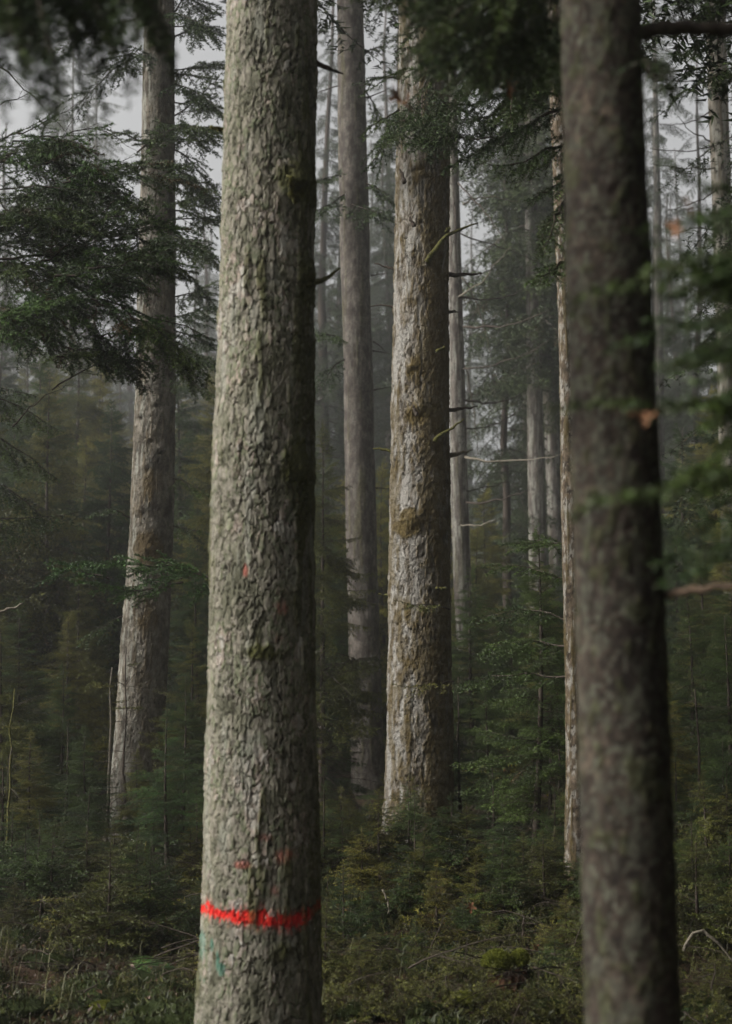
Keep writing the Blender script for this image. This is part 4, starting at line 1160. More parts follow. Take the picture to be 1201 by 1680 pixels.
by_top(('sap', 0), 283, 1163, 10.7, 1.25, label='light green flat-topped young fir standing left of the red-banded trunk')
by_top(('mid', 0), 868, 872, 12.2, 1.25, label='bushy dark young spruce right of the mossy trunk, its bare stem showing below')
by_top(('sap', 1), 678, 1300, 10.0, 1.1, label='little spruce right in front of the foot of the mossy trunk')
by_top(('mid', 1), 530, 700, 16.5, .95, label='dark young spruce peeping out between the red-banded and the slim trunk')
by_top(('sap', 2), 532, 1255, 11.0, 1.1, label='thin young spruce against the right side of the red-banded trunk')
mids = [(-30, 900, 14, 2, 1.2), (95, 1090, 14.5, 0, 1.3), (140, 930, 19, 1, 1.2), (15, 1010, 13.2, 1, 1.3), (330, 980, 18.5, 2, 1.2), (300, 1110, 13.2, 0, 1.3), (510, 830, 17.5, 0, 1.0), (980, 900, 17, 0, 1.3), (1150, 900, 18, 1, 1.2), (1210, 930, 15, 2, 1.3), (830, 980, 21, 0, 1.4), (895, 1010, 15, 2, 1.1), (770, 1010, 21, 1, 1.2), (950, 1180, 13, 1, 1.3), (60, 985, 15, 2, 1.4), (-20, 860, 17, 0, 1.3), (125, 1010, 17.5, 1, 1.4), (335, 900, 17, 0, 1.2), (310, 1020, 14, 1, 1.3), (160, 1190, 12.5, 2, 1.5), (50, 1200, 12, 1, 1.5), (230, 1230, 12.8, 1, 1.4),
        (530, 1000, 18, 2, 1.2), (640, 1240, 16.5, 1, 1.2), (575, 1290, 15.5, 1, 1.3), (780, 930, 19, 0, 1.3), (800, 1120, 15, 2, 1.5), (905, 930, 18, 1, 1.1), (1120, 960, 16, 2, 1.4), (1190, 1010, 14, 0, 1.4),
        (1100, 1120, 13, 1, 1.4), (1170, 1210, 11.5, 2, 1.6), (860, 1190, 17, 1, 1.6), (740, 1200, 18, 0, 1.5), (980, 1050, 15, 2, 1.3), (1050, 930, 19, 0, 1.2), (420, 950, 15, 0, 1.2), (350, 1190, 12.5, 2, 1.3), (480, 1050, 14, 1, 1.2)]
for (px, top, d, v, w) in mids:
    by_top(('mid', v), px, top, d, w)
bigs = [(-30, 545, 20, 1, 1.2), (45, 575, 22, 0, 1.2), (105, 620, 21, 1, 1.1), (160, 660, 23, 0, 1.1), (330, 620, 21, 1, 1.1), (300, 560, 27, 0, 1.1), (185, 570, 30, 1, 1.2), (80, 540, 28, 1, 1.2), (20, 520, 33, 0, 1.3), (140, 590, 36, 0, 1.3), (535, 720, 24, 0, 1.0), (650, 760, 27, 1, 1.0), (1110, 700, 25, 0, 1.2), (1160, 640, 30, 1, 1.2), (20, 655, 23, 0, 1.2), (95, 830, 24, 1, 1.4), (165, 790, 27, 1, 1.4), (-60, 760, 21, 0, 1.3), (320, 700, 26, 1, 1.2), (345, 830, 22, 0, 1.3), (200, 720, 34, 1, 1.3), (60, 720, 36, 0, 1.4), (290, 620, 38, 1, 1.2), (130, 640, 44, 0, 1.3),
        (540, 850, 25, 0, 1.2), (640, 980, 24, 1, 1.0), (640, 820, 32, 0, 1.3), (510, 760, 38, 0, 1.3), (790, 870, 27, 1, 1.3), (840, 840, 36, 0, 1.4), (930, 890, 30, 0, 1.3), (760, 780, 40, 1, 1.4), (880, 920, 26, 1, 1.3),
        (1110, 860, 24, 0, 1.3), (1175, 900, 28, 1, 1.4), (1060, 800, 33, 0, 1.4), (1220, 800, 26, 0, 1.4), (1140, 740, 42, 1, 1.3), (1000, 850, 27, 1, 1.3), (430, 800, 28, 0, 1.3), (0, 600, 50, 1, 1.4), (380, 700, 46, 0, 1.3), (700, 850, 30, 1, 1.2), (240, 860, 24, 0, 1.2), (70, 600, 31, 1, 1.3), (130, 720, 25, 1, 1.3), (310, 760, 30, 1, 1.2), (10, 560, 38, 1, 1.3), (180, 600, 42, 1, 1.4), (110, 560, 52, 0, 1.4), (340, 600, 44, 1, 1.2), (560, 780, 34, 1, 1.2),  (820, 800, 30, 1, 1.2), (1195, 820, 22, 1, 1.3), (1130, 930, 20, 1, 1.2)]
for (px, top, d, v, w) in bigs:
    by_top(('big', v), px, top, d, w)
for (px, top, d, v, w) in ((60, 1330, 10.6, 1, 1.7), (150, 1290, 11.4, 2, 1.6), (228, 1345, 10.2, 1, 1.5), (5, 1240, 11.8, 2, 1.6), (322, 1290, 11.2, 1, 1.3), (565, 1330, 10.8, 2, 1.6), (612, 1300, 12.4, 1, 1.5), (742, 1320, 11.0, 1, 1.6), (805, 1250, 12.6, 2, 1.7),
                           (905, 1290, 11.6, 1, 1.5), (760, 1170, 13.6, 2, 1.6), (1135, 1330, 9.8, 1, 1.6), (1185, 1250, 11.4, 2, 1.6), (540, 1420, 9.0, 1, 1.6), (840, 1390, 9.6, 2, 1.6), (1100, 1230, 12.4, 2, 1.5), (105, 1180, 13.0, 1, 1.7)):
    by_top(('sap', v), px, top, d, w)
# knee-high spruces over the foreground
rl = random.Random(5)
lows = []
for row, (d0, d1, n) in enumerate(((7.2, 8.4, 20), (8.4, 9.8, 30), (9.8, 11.6, 32), (11.6, 13.6, 24))):
    for k in range(n):
        d = rl.uniform(d0, d1)
        px = -40 + 1290 * (k + rl.random()) / n
        if row == 0 and px < 330: continue
        if row == 0 and 760 < px < 900: continue
        hgt = rl.uniform(.38, .72) * (1.15 if row > 1 else .9 if row == 1 else .72)
        lows.append((px, d, hgt))
for (px, d, h) in lows:
    p = at(px, 1106, d)
    place_young(('low', rl.randrange(4)), p[0], d, h, rl.uniform(.95, 1.35), name='seedling_spruce')

# dead and half-dead thin poles
def pole(px, top, d, r, label, mat=M_dead, twigs=9, lean=(0, 0), seed=0, bottom=None):
    rg = np.random.default_rng(seed)
    p = at(px, top, d)
    x0 = at(px + lean[0], 1106, d)[0]
    z0 = float(ground_z(x0, d)) - .05
    b = np.array([x0, d, z0])
    t = tag(empty('sapling', b), label, 'sapling')
    top_p = np.array([p[0], d, p[2]])
    Q = subdiv([b, b * .5 + top_p * .5 + np.array([lean[1], 0, 0]), top_p], 12, .008, seed)
    V, F = tube(Q, np.linspace(r, r * .3, 12), 8, seed, .1)
    link('trunk', mesh_from('trunk', V - b, F, [mat], smooth=True), t)
    acc = Acc()
    for k in range(twigs):
        f = rg.uniform(.35, 1)
        q = Q[int(f * 11)] - b
        acc.put(P_bare[rg.integers(4)], rotz(rg.uniform(0, 6.28)) @ roty(rg.normal(-.1, .25)) * rg.uniform(.25, .7), q)
    for k in range(max(2, twigs // 4)):
        q = Q[int(rg.uniform(.7, 1) * 11)] - b
        acc.put(P_small[rg.integers(5)], rotz(rg.uniform(0, 6.28)) * rg.uniform(.5, 1), q)
    link('twigs', acc.mesh('twigs', [M_wood, M_needO]), t)
    return t
pole(24, 1130, 11.5, .014, 'thin yellowish bare sapling stem near the left edge', M_mossw, 8, (-8, .0), 1)
pole(184, 1095, 13.8, .020, 'straight grey pole stem touching the left side of the leaning trunk', M_dead, 6, (-3, 0), 2)
pole(207, 1060, 13.2, .014, 'dark thin stem standing in front of the leaning trunk', M_wood, 12, (-2, 0), 3)
pole(240, 1380, 9.8, .014, 'short mossy yellow dead stem left of the young fir', M_mossw, 3, (0, 0), 4)
pole(1140, 1130, 12.5, .020, 'thin dark stem standing in the thicket right of the blurred trunk', M_wood, 9, (6, .02), 5)
pole(915, 1120, 13.5, .016, 'thin dark stem standing left of the speckled trunk', M_wood, 9, (2, 0), 6)
pole(752, 1110, 15.5, .016, 'thin dark stem hugging the right side of the mossy trunk', M_wood, 8, (0, 0), 7)
pole(117, 1500, 8.7, .011, 'short dark dead stem in the moss at the lower left', M_wood, 3, (0, 0), 8)
pole(70, 1470, 9.2, .010, 'bare twiggy stem left of the short dark dead stem', M_wood, 4, (0, 0), 9)
pole(858, 1500, 8.8, .012, 'short dark stem among the knee-high spruces at the lower right', M_wood, 4, (0, 0), 10)

# boughs low on the leaning tree and left edge
tX, bX = side_tree(-4.4, 13.2, .15, 12, 'dark spruce at the left edge, its drooping boughs half-way up the picture', 2, 6.0, .6)
for k, (pix, hg) in enumerate([([(-200, 640), (-60, 640), (20, 660), (70, 690), (105, 710)], .5), ([(-200, 700), (-60, 690), (10, 720), (60, 760), (100, 790)], .6), ([(-200, 760), (-60, 770), (0, 790), (50, 830), (80, 870)], .6), ([(-200, 600), (-80, 600), (0, 640), (60, 650)], .4), ([(-200, 820), (-80, 840), (0, 850), (60, 850), (130, 840)], .5)]):
    pts = [at(px, py, 13.0) for (px, py) in pix]
    add_branch(tX, bX, pts, 1100 + k, r0=.018, side_gap=.06, side_ratio=.42, sec_gap=.05, dens=220, nlen=.030, nwid=.0085, hang=hg, start=.15, n=12, curtain=.3)
# fresh green spray crossing the leaning trunk
t9, b9 = side_tree(-.92, 10.6, .045, 4.2, 'slender fir hidden behind the red-banded trunk, its fresh green spray crossing the leaning trunk', 1, 3.2, .12)
for k, (pix, dd_) in enumerate([([(390, 950), (340, 945), (290, 950), (240, 958), (190, 965)], 0), ([(350, 950), (280, 930), (210, 925), (140, 925), (70, 925)], -.4), ([(330, 940), (290, 925), (250, 918)], .2), ([(300, 955), (240, 970), (180, 965), (110, 950)], -.3), ([(390, 960), (350, 965), (310, 975), (280, 985)], .1), ([(180, 950), (130, 935), (90, 940), (50, 965)], -.5)]):
    pts = [at(px, py, 10.5 + dd_) for (px, py) in pix]
    add_branch(t9, b9, pts, 1120 + k, r0=.009, side_gap=.036, side_ratio=.42, sec_gap=.032, dens=400, nlen=.021, nwid=.0050, hang=.12, start=.05, n=12, mat=M_needL, maxlen=.3)
# dark boughs of the hidden tree behind the blurred trunk and of the leaning trunk, low down
for k, (pix, d) in enumerate([([(935, 960), (890, 935), (840, 925), (780, 930)], 11.2), ([(935, 1020), (880, 1000), (820, 1005), (760, 1020)], 11.4), ([(935, 900), (905, 890), (870, 885), (835, 895)], 11.6), ([(930, 1110), (870, 1105), (800, 1112), (740, 1130)], 11.3), ([(930, 1060), (880, 1050), (830, 1060), (790, 1085)], 11.8)]):
    add_branch(tR, bR, [at(px, py, 10.8 + (d - 10.8) * i / 3) for i, (px, py) in enumerate(pix)], 1500 + k, r0=.009, side_gap=.045, side_ratio=.5, sec_gap=.038, dens=330, nlen=.022, nwid=.0055, hang=.3, start=.08, n=12, mat=M_need, maxlen=.34)
for k, pix in enumerate([[(745, 1118), (715, 1122), (680, 1128), (640, 1120)], [(738, 1000), (700, 990), (670, 992), (645, 985)], [(740, 1330), (705, 1335), (675, 1345), (640, 1350)]]):
    add_branch(tB, bB, [at(px, py, dB - .45 - .12 * i) for i, (px, py) in enumerate(pix)], 1520 + k, r0=.008, side_gap=.05, side_ratio=.32, sec_gap=.04, dens=200, nlen=.024, nwid=.006, hang=.4, start=.2, n=10, mat=M_needO, maxlen=.2)
for k, pix in enumerate([[(275, 780), (300, 790), (325, 800), (345, 815)], [(275, 860), (300, 870), (325, 868), (345, 875)], [(215, 850), (190, 835), (165, 838), (135, 850)], [(208, 1010), (180, 1020), (150, 1040), (120, 1070)], [(262, 1180), (285, 1170), (310, 1172), (335, 1180)]]):
    add_branch(tL, bL, [at(px, py, dL - .1 * i) for i, (px, py) in enumerate(pix)], 1530 + k, r0=.010, side_gap=.06, side_ratio=.6, sec_gap=.05, dens=230, nlen=.028, nwid=.008, hang=.4, start=.15, n=8, mat=M_need, maxlen=.35)

# ------------------------------------------------------------------ ground cover
def build_cover():
    rg = np.random.default_rng(77)
    acc = Acc()
    n = 3400
    for k in range(n):
        d = 6.9 + 11 * rg.random() ** 1.5
        px = rg.uniform(-60, 1260)
        p = at(px, 1106, d)
        x, y = p[0], d
        if px < 420 and d < 8.6 and rg.random() < .72: continue
        z = float(ground_z(x, y)) + .02
        s = rg.uniform(.25, .75)
        M = rotz(rg.uniform(0, 6.28)) @ roty(-rg.uniform(.1, 1.3)) * s
        acc.put(P_small[rg.integers(5)], M, (x, y, z), rg.uniform(-.3, .3))
    for k in range(330):
        d = 6.9 + 8 * rg.random() ** 1.3
        p = at(rg.uniform(-60, 1260), 1106, d)
        acc.put(P_bare[rg.integers(4)], rotz(rg.uniform(0, 6.28)) @ roty(rg.uniform(-.5, .1)) * rg.uniform(.3, .9), (p[0], d, float(ground_z(p[0], d)) + rg.uniform(.02, .22)))
    o = link('ground_cover', acc.mesh('ground_cover', [M_wood, M_needO]))
    tag(o, 'low mossy and twiggy growth covering the forest floor', 'ground cover', kind='stuff')
    # grass blades
    m = 1400
    d = 6.9 + 9 * rg.random(m) ** 1.4
    px = rg.uniform(-60, 1260, m)
    x = (px - CX) / FPX * d * 1.005
    cl = fbm(x * 1.3, d * 1.3, x * 0, 222, 3)
    keep = rg.random(m) < sstep(.42, .6, cl)
    x, d = x[keep], d[keep]; m = len(x)
    z = ground_z(x, d) + .0
    a = rg.uniform(0, 6.28, m); l = rg.uniform(.07, .26, m); w = .0022
    bx, by = np.cos(a), np.sin(a)
    B = np.stack([x, d, z], 1)
    side = np.stack([-by, bx, bx * 0], 1) * w
    mid = B + np.stack([bx * l * .15, by * l * .15, l * .65], 1)
    tip = B + np.stack([bx * l * .5, by * l * .5, l * .85], 1)
    V = np.stack([B + side, B - side, mid + side * .8, mid - side * .8, tip], 1).reshape(-1, 3)
    i = np.arange(m)[:, None] * 5
    F = np.concatenate([i + [0, 1, 3], i + [0, 3, 2], i + [2, 3, 4]])
    gm = needle_mat('grass_blades', (.03, .035, .012), (.09, .085, .035), dry=(.09, .07, .035))
    g = link('grass', mesh_from('grass', V, F, [gm], attrs={'tint': np.repeat(rg.random(m), 5)}))
    tag(g, 'thin grass blades between the knee-high spruces', 'grass', kind='stuff')
    m = 90000
    d = 6.2 + 5.5 * rg.random(m) ** 1.2
    px = rg.uniform(-80, 1280, m)
    x = (px - CX) / FPX * d
    z = ground_z(x, d)
    lm_ = sstep(.5, .72, fbm(x * 3.1, d * 3.1, x * 0, 91, 4))
    keep = rg.random(m) < sstep(.40, .56, fbm(x * 2.1, d * 2.1, x * 0, 93, 3))
    x, d, z, lm_ = x[keep], d[keep], z[keep], lm_[keep]; m = len(x)
    nb = np.exp(-((d - 9) / 9) ** 2 - (x / 7) ** 2)
    z = z + nb * (lm_ * .10 + (fbm(x * 9, d * 9, x * 0, 33, 3) - .5) * .06)
    P = np.stack([x, d, z], 1)
    D = rg.normal(size=(m, 3)) * .6 + [0, 0, .8]; D /= np.linalg.norm(D, axis=1, keepdims=True)
    Sd = np.cross(D, rg.normal(size=(m, 3))); Sd /= np.linalg.norm(Sd, axis=1, keepdims=True)
    l = rg.uniform(.012, .045, m)[:, None]
    V = np.stack([P + Sd * l * .14, P - Sd * l * .14, P + D * l], 1).reshape(-1, 3)
    mm = needle_mat('floor_moss', (.012, .017, .004), (.065, .074, .016), dry=(.05, .035, .015))
    g = link('moss', mesh_from('moss', V, np.arange(m * 3).reshape(-1, 3), [mm], attrs={'tint': np.repeat(np.clip(rg.normal(.45, .25, m), 0, 1), 3)}))
    tag(g, 'ragged green moss over the forest floor', 'moss', kind='stuff')
    # fallen leaves and bark bits
    m = 5200
    d = 6.8 + 6.5 * rg.random(m) ** 1.3
    px = rg.uniform(-60, 1260, m); px[: m // 2] = rg.uniform(-60, 420, m // 2); d[: m // 2] = 6.8 + 2.6 * rg.random(m // 2)
    x = (px - CX) / FPX * d
    z = ground_z(x, d) + rg.uniform(.0, .04, m) + np.exp(-((d - 9) / 9) ** 2 - (x / 7) ** 2) * sstep(.5, .72, fbm(x * 3.1, d * 3.1, x * 0, 91, 4)) * .10
    s = rg.uniform(.004, .010, m) * (1 + 1.2 * (rg.random(m) > .93))
    a = rg.uniform(0, 6.28, m)
    nrm = rg.normal(size=(m, 3)) * .5 + [0, 0, 1]; nrm /= np.linalg.norm(nrm, axis=1, keepdims=True)
    U = np.cross(nrm, np.stack([np.cos(a), np.sin(a), a * 0], 1)); U /= np.linalg.norm(U, axis=1, keepdims=True)
    W = np.cross(nrm, U)
    C = np.stack([x, d, z], 1)
    asp = rg.uniform(.35, .9, m)[:, None]
    s_ = s[:, None]
    V = np.stack([C - U * s_, C - W * s_ * asp + nrm * s_ * .2, C + U * s_ * 1.2, C + W * s_ * asp + nrm * s_ * .2], 1).reshape(-1, 3)
    i = np.arange(m)[:, None] * 4
    F = np.concatenate([i + [0, 1, 2], i + [0, 2, 3]])
    lm = needle_mat('fallen_leaf_litter', (.035, .020, .011), (.11, .055, .028), dry=(.022, .014, .009))
    g = link('fallen_leaves', mesh_from('fallen_leaves', V, F, [lm], attrs={'tint': np.repeat(rg.random(m) ** 2, 4)}))
    tag(g, 'brown leaf and bark litter on the dark floor', 'fallen leaves', kind='stuff')
build_cover()

# ------------------------------------------------------------------ moss cushions, stump, ferns, single leaves
def blob(n_u, n_v, rad, seed, rough=.25, freq=3):
    u = np.linspace(0, math.pi, n_v); v = np.arange(n_u) * 2 * math.pi / n_u
    Uu, Vv = np.meshgrid(u, v, indexing='ij')
    X, Y, Z = np.sin(Uu) * np.cos(Vv), np.sin(Uu) * np.sin(Vv), np.cos(Uu)
    r = 1 + rough * (fbm(X * freq + seed, Y * freq, Z * freq, seed, 4) - .5) * 2 + .10 * (fbm(X * 22, Y * 22, Z * 22, seed, 2) - .5)
    V = np.stack([X * r * rad[0], Y * r * rad[1], Z * r * rad[2]], -1).reshape(-1, 3)
    i = np.arange(n_v - 1)[:, None] * n_u; k = np.arange(n_u)[None]; k2 = (k + 1) % n_u
    F = np.stack([i + k, i + n_u + k, i + n_u + k2, i + k2], -1).reshape(-1, 4)
    return V, F
def moss_mat(name, dark, light):
    m, nt, b = newmat(name)
    tc = nt.nodes.new('ShaderNodeTexCoord')
    n1 = N(nt, 'ShaderNodeTexNoise', Scale=160.0, Detail=5.0, Roughness=.7); nt.links.new(tc.outputs['Object'], n1.inputs[0])
    n2 = N(nt, 'ShaderNodeTexNoise', Scale=9.0, Detail=4.0); nt.links.new(tc.outputs['Object'], n2.inputs[0])
    c = mixc(nt, n2.outputs[0], ramp(nt, n1.outputs[0], [(.35, dark), (.7, light)]), tuple(x * .5 for x in dark))
    nt.links.new(c, b.inputs['Base Color'])
    bp = N(nt, 'ShaderNodeBump', Strength=1.0, Distance=.012); nt.links.new(n1.outputs[0], bp.inputs['Height']); nt.links.new(bp.outputs[0], b.inputs['Normal'])
    return m
M_mossY = moss_mat('cushion_moss_yellow', (.13, .15, .02), (.40, .42, .07))
M_mossG = moss_mat('cushion_moss_green', (.018, .028, .006), (.075, .095, .018))
def fuzz(V0, F0, n, l, seed, mat_tint=.6):
    """tiny moss shoots standing on a blob surface -> V,F"""
    rg = np.random.default_rng(seed)
    idx = rg.integers(0, len(F0), n)
    P = V0[F0[idx]].mean(1) + rg.normal(0, l * .3, (n, 3))
    nrm = np.cross(V0[F0[idx, 1]] - V0[F0[idx, 0]], V0[F0[idx, 3]] - V0[F0[idx, 0]]); nrm /= np.linalg.norm(nrm, axis=1, keepdims=True) + 1e-9
    D = nrm + rg.normal(0, .45, (n, 3)); D /= np.linalg.norm(D, axis=1, keepdims=True)
    Sd = np.cross(D, rg.normal(size=(n, 3))); Sd /= np.linalg.norm(Sd, axis=1, keepdims=True)
    V = np.stack([P + Sd * l * .16, P - Sd * l * .16, P + D * l], 1).reshape(-1, 3)
    return V, np.arange(n * 3).reshape(-1, 3)
def cushion_mesh(seed, rad, mat):
    V, F = blob(40, 22, rad, seed, .35, 1.8)
    V2, F2 = fuzz(V, F, 9000, .012, seed)
    Ft = np.concatenate([F[:, [0, 1, 2]], F[:, [0, 2, 3]]])
    return mesh_from('moss_cushion', np.concatenate([V, V2]), np.concatenate([Ft, F2 + len(V)]), [mat], smooth=True)

# rotten stump with two bright cushions
def build_stump():
    p = at(833, 1660, 7.5)
    z = float(ground_z(p[0], 7.5))
    b = np.array([p[0], 7.5, z])
    t = tag(empty('rotten_stump', b), 'rotten brown stump capped with two bright yellow-green moss cushions', 'tree stump')
    nth, nz = 60, 26
    TH, Z = np.meshgrid(np.arange(nth) * 2 * math.pi / nth, np.linspace(-.15, .0, nz) )
    top = .105 + .022 * np.sin(TH * 3 + 1) + .03 * (fbm(np.cos(TH) * 5, np.sin(TH) * 5, TH * 0, 5, 3) - .5) * 2
    f = np.linspace(0, 1, nz)[:, None]
    Zz = -.12 + f * (top + .12)
    r = .095 * (1 + .5 * (1 - f) ** 2) * (1 + .35 * (fbm(np.cos(TH) * 4, np.sin(TH) * 4, Zz * 6, 8, 4) - .5) * 2)
    V = np.stack([np.cos(TH) * r, np.sin(TH) * r, Zz], -1).reshape(-1, 3)
    i = np.arange(nz - 1)[:, None] * nth; k = np.arange(nth)[None]; k2 = (k + 1) % nth
    F = np.stack([i + k, i + k2, i + nth + k2, i + nth + k], -1).reshape(-1, 4)
    Ft = np.concatenate([F[:, [0, 1, 2]], F[:, [0, 2, 3]]])
    V = np.concatenate([V, [[0, 0, .06]]])
    cap = np.stack([(nz - 1) * nth + np.arange(nth), (nz - 1) * nth + (np.arange(nth) + 1) % nth, np.full(nth, len(V) - 1)], 1)
    wood = plain_mat('rotten_wood', (.022, .013, .009), (.12, .055, .030), 26, 1.0, .02)
    link('wood', mesh_from('stump_wood', V, np.concatenate([Ft, cap]), [wood], smooth=True), t)
    a = np.array([-.055, -.06, .15]); c = np.array([.06, -.03, .165])
    link('moss_cap', cushion_mesh(3, (.062, .06, .045), M_mossY), t, a)
    link('moss_cap', cushion_mesh(4, (.036, .04, .030), M_mossY), t, c)
build_stump()

cush = [cushion_mesh(11, (.16, .15, .07), M_mossG), cushion_mesh(12, (.22, .17, .08), M_mossG), cushion_mesh(13, (.12, .12, .055), M_mossY)]
cl = [(85, 1575, 1, 'moss cushion at the foot of the short dark dead stem'), (150, 1625, 0, 'moss cushion in the middle of the brown litter at the lower left'), (205, 1622, 2, 'brightest moss cushion just left of the fern'), (40, 1660, 1, 'moss cushion in the lower left corner'), (215, 1655, 0, 'moss cushion just below the fern'),
      (280, 1600, 1, 'moss cushion hugging the foot of the red-banded trunk'), (170, 1668, 2, 'small moss cushion at the bottom edge left of the red-banded trunk'), (700, 1655, 0, 'moss cushion left of the rotten stump'), (760, 1640, 2, 'small moss cushion between the stump and its larger neighbour'), (905, 1650, 1, 'moss cushion right of the rotten stump'),
      (590, 1660, 0, 'moss cushion at the bottom edge near the red-banded trunk, right side'), (1150, 1665, 1, 'moss cushion in the lower right corner')]
for (px, py, v, lab) in cl:
    # ground depth for this pixel
    d = 7.0
    for _ in range(60):
        q = at(px, py, d)
        if q[2] <= float(ground_z(q[0], d)) + .03: break
        d += .05
    q = at(px, py, d)
    o = link('moss_cushion', cush[v], None, (q[0], d, float(ground_z(q[0], d)) + .02))
    s = random.uniform(.45, .75)
    o.scale = (s, s, s * .8); o.rotation_euler = (0, 0, random.uniform(0, 6))
    tag(o, lab, 'moss', 'moss cushions on the forest floor')

# fern fronds
M_fern = needle_mat('fern_green', (.02, .045, .010), (.055, .105, .024))
def frond(L, seed, pinn=22, wid=.34):
    rg = np.random.default_rng(seed)
    V, F = [], []
    P = np.array([0, 0, 0.0]); d = unit((1, 0, .75))
    pts = [P]
    for i in range(pinn):
        d = unit(d + np.array([0, 0, -.075])); P = P + d * L / pinn; pts.append(P)
    for i in range(2, pinn):
        u = i / pinn
        l = L * wid * math.sin(math.pi * min(1, u * .9 + .12)) ** .8 * (1 - u * .35)
        T = unit(pts[i + 1] - pts[i]) if i < pinn else d
        for sgn in (-1, 1):
            Sd = unit(np.cross(T, (0, 0, 1))) * sgn
            dr = unit(Sd + T * .35 + np.array([0, 0, -.15 + rg.normal(0, .08)]))
            w = L / pinn * .40
            q = pts[i]
            n0 = len(V)
            prev = None
            K = 5
            for k in range(K + 1):
                f = k / K
                ww = w * (1 - f) ** .7 * (1 + .25 * (k % 2))
                V += [q + dr * l * f + T * ww, q + dr * l * f - T * ww]
            for k in range(K):
                a = n0 + k * 2
                F += [(a, a + 1, a + 3), (a, a + 3, a + 2)]
    n0 = len(V)
    tv, tf = tube(pts, np.linspace(.003, .0008, len(pts)), 5, seed, 0)
    F = np.concatenate([np.array(F), tf + n0]); V = np.concatenate([np.array(V), tv])
    return V, F
def fern(px, py, d, n, L, label, seed, a0=0, spread=6.28, wid=.34):
    p = at(px, py, d)
    z = float(ground_z(p[0], d)) + .03
    b = np.array([p[0], d, z])
    t = tag(empty('fern', b), label, 'fern')
    rg = np.random.default_rng(seed)
    for k in range(n):
        V, F = frond(L * rg.uniform(.75, 1.1), seed + k, wid=wid)
        a = a0 + spread * (k + rg.uniform(-.3, .3)) / n
        link('frond', mesh_from('frond', V @ rotz(a).T, F, [M_fern], attrs={'tint': np.full(len(V), rg.uniform(.3, .9))}), t)
fern(222, 1640, 8.1, 5, .34, 'small bright fern on the brown litter left of the red-banded trunk', 31, -.9, 3.0)
fern(60, 1420, 11.5, 6, .55, 'fern growing at the left behind the knee-high spruces', 41)
fern(590, 1420, 11.3, 5, .4, 'dark fern low between the red-banded and the mossy trunk', 51)
fern(1185, 1665, 7.3, 5, .3, 'fern tips at the bottom right corner', 61)

def leaf_mesh(seed, s, curl=.35, lobes=5):
    """a dry lobed maple-like leaf, curled"""
    rg = np.random.default_rng(seed)
    n = lobes * 8
    V = [(0, 0, 0)]
    for i in range(n):
        a = 2 * math.pi * i / n
        lob = abs(math.cos(a * lobes / 2))
        r = s * (.38 + .62 * lob ** 1.6) * (1 - .35 * (math.cos(a) < -.85)) * rg.uniform(.9, 1.08)
        x, y = r * math.cos(a), r * math.sin(a)
        V.append((x, y, curl * (x * x - .4 * y * y) / s + rg.normal(0, s * .04)))
    F = [(0, 1 + i, 1 + (i + 1) % n) for i in range(n)]
    st, sf = tube([(-s * .2, 0, 0), (-s * .8, .1 * s, s * .1), (-s * 1.3, .05 * s, -.1 * s)], [.0012, .001, .0008], 4, seed, 0)
    sf = sf + len(V)
    V = np.concatenate([np.array(V), st]); F = np.concatenate([np.array(F), sf])
    return mesh_from('dead_leaf', V, F, [M_leaf], smooth=True)
M_leaf = plain_mat('dry_leaf', (.12, .055, .028), (.28, .145, .08), 45, .4, .003)
for k, (px, py, d, s, rot, lab) in enumerate([
    (772, 1488, 8.6, .034, (1.2, .4, .3), 'pale orange maple leaf caught on the knee-high spruces'),
    (879, 1555, 8.3, .026, (1.1, -.3, 1.0), 'small pale leaf on the undergrowth left of the blurred trunk'),
    (650, 158, 3.3, .026, (1.3, 1.3, .5), 'blurred brown leaf hanging under the dark boughs, left of its twin'),
    (667, 168, 3.35, .024, (1.5, 1.1, 1.6), 'blurred darker leaf hanging beside its brown twin'),
    (836, 142, 3.9, .028, (1.4, 1.2, 2.4), 'brown curled leaf hanging in the dark boughs left of the blurred trunk'),
    (1055, 684, 2.25, .018, (.9, .2, .1), 'blurred orange leaf lying on a green bough across the dark trunk'),
    (1131, 342, 2.3, .016, (1.0, .6, .8), 'small blurred tan leaf on the bough right of the dark trunk'),
    (1105, 375, 2.35, .018, (1.3, .4, 2.0), 'dull brown leaf just below the small tan one'),
    (100, 1605, 8.0, .03, (.9, .5, .5), 'orange-brown leaf upright in the litter at the lower left'),
    (55, 1605, 8.0, .02, (.5, .2, 2.5), 'pale flat leaf in the litter at the left'),
    (78, 1660, 7.5, .028, (.3, .2, 1.5), 'brown leaf at the bottom of the litter')]):
    p = at(px, py, d)
    o = link('dead_leaf', leaf_mesh(60 + k, s, .8 if py < 900 else .45), None, p)
    o.rotation_euler = rot
    tag(o, lab, 'leaf')
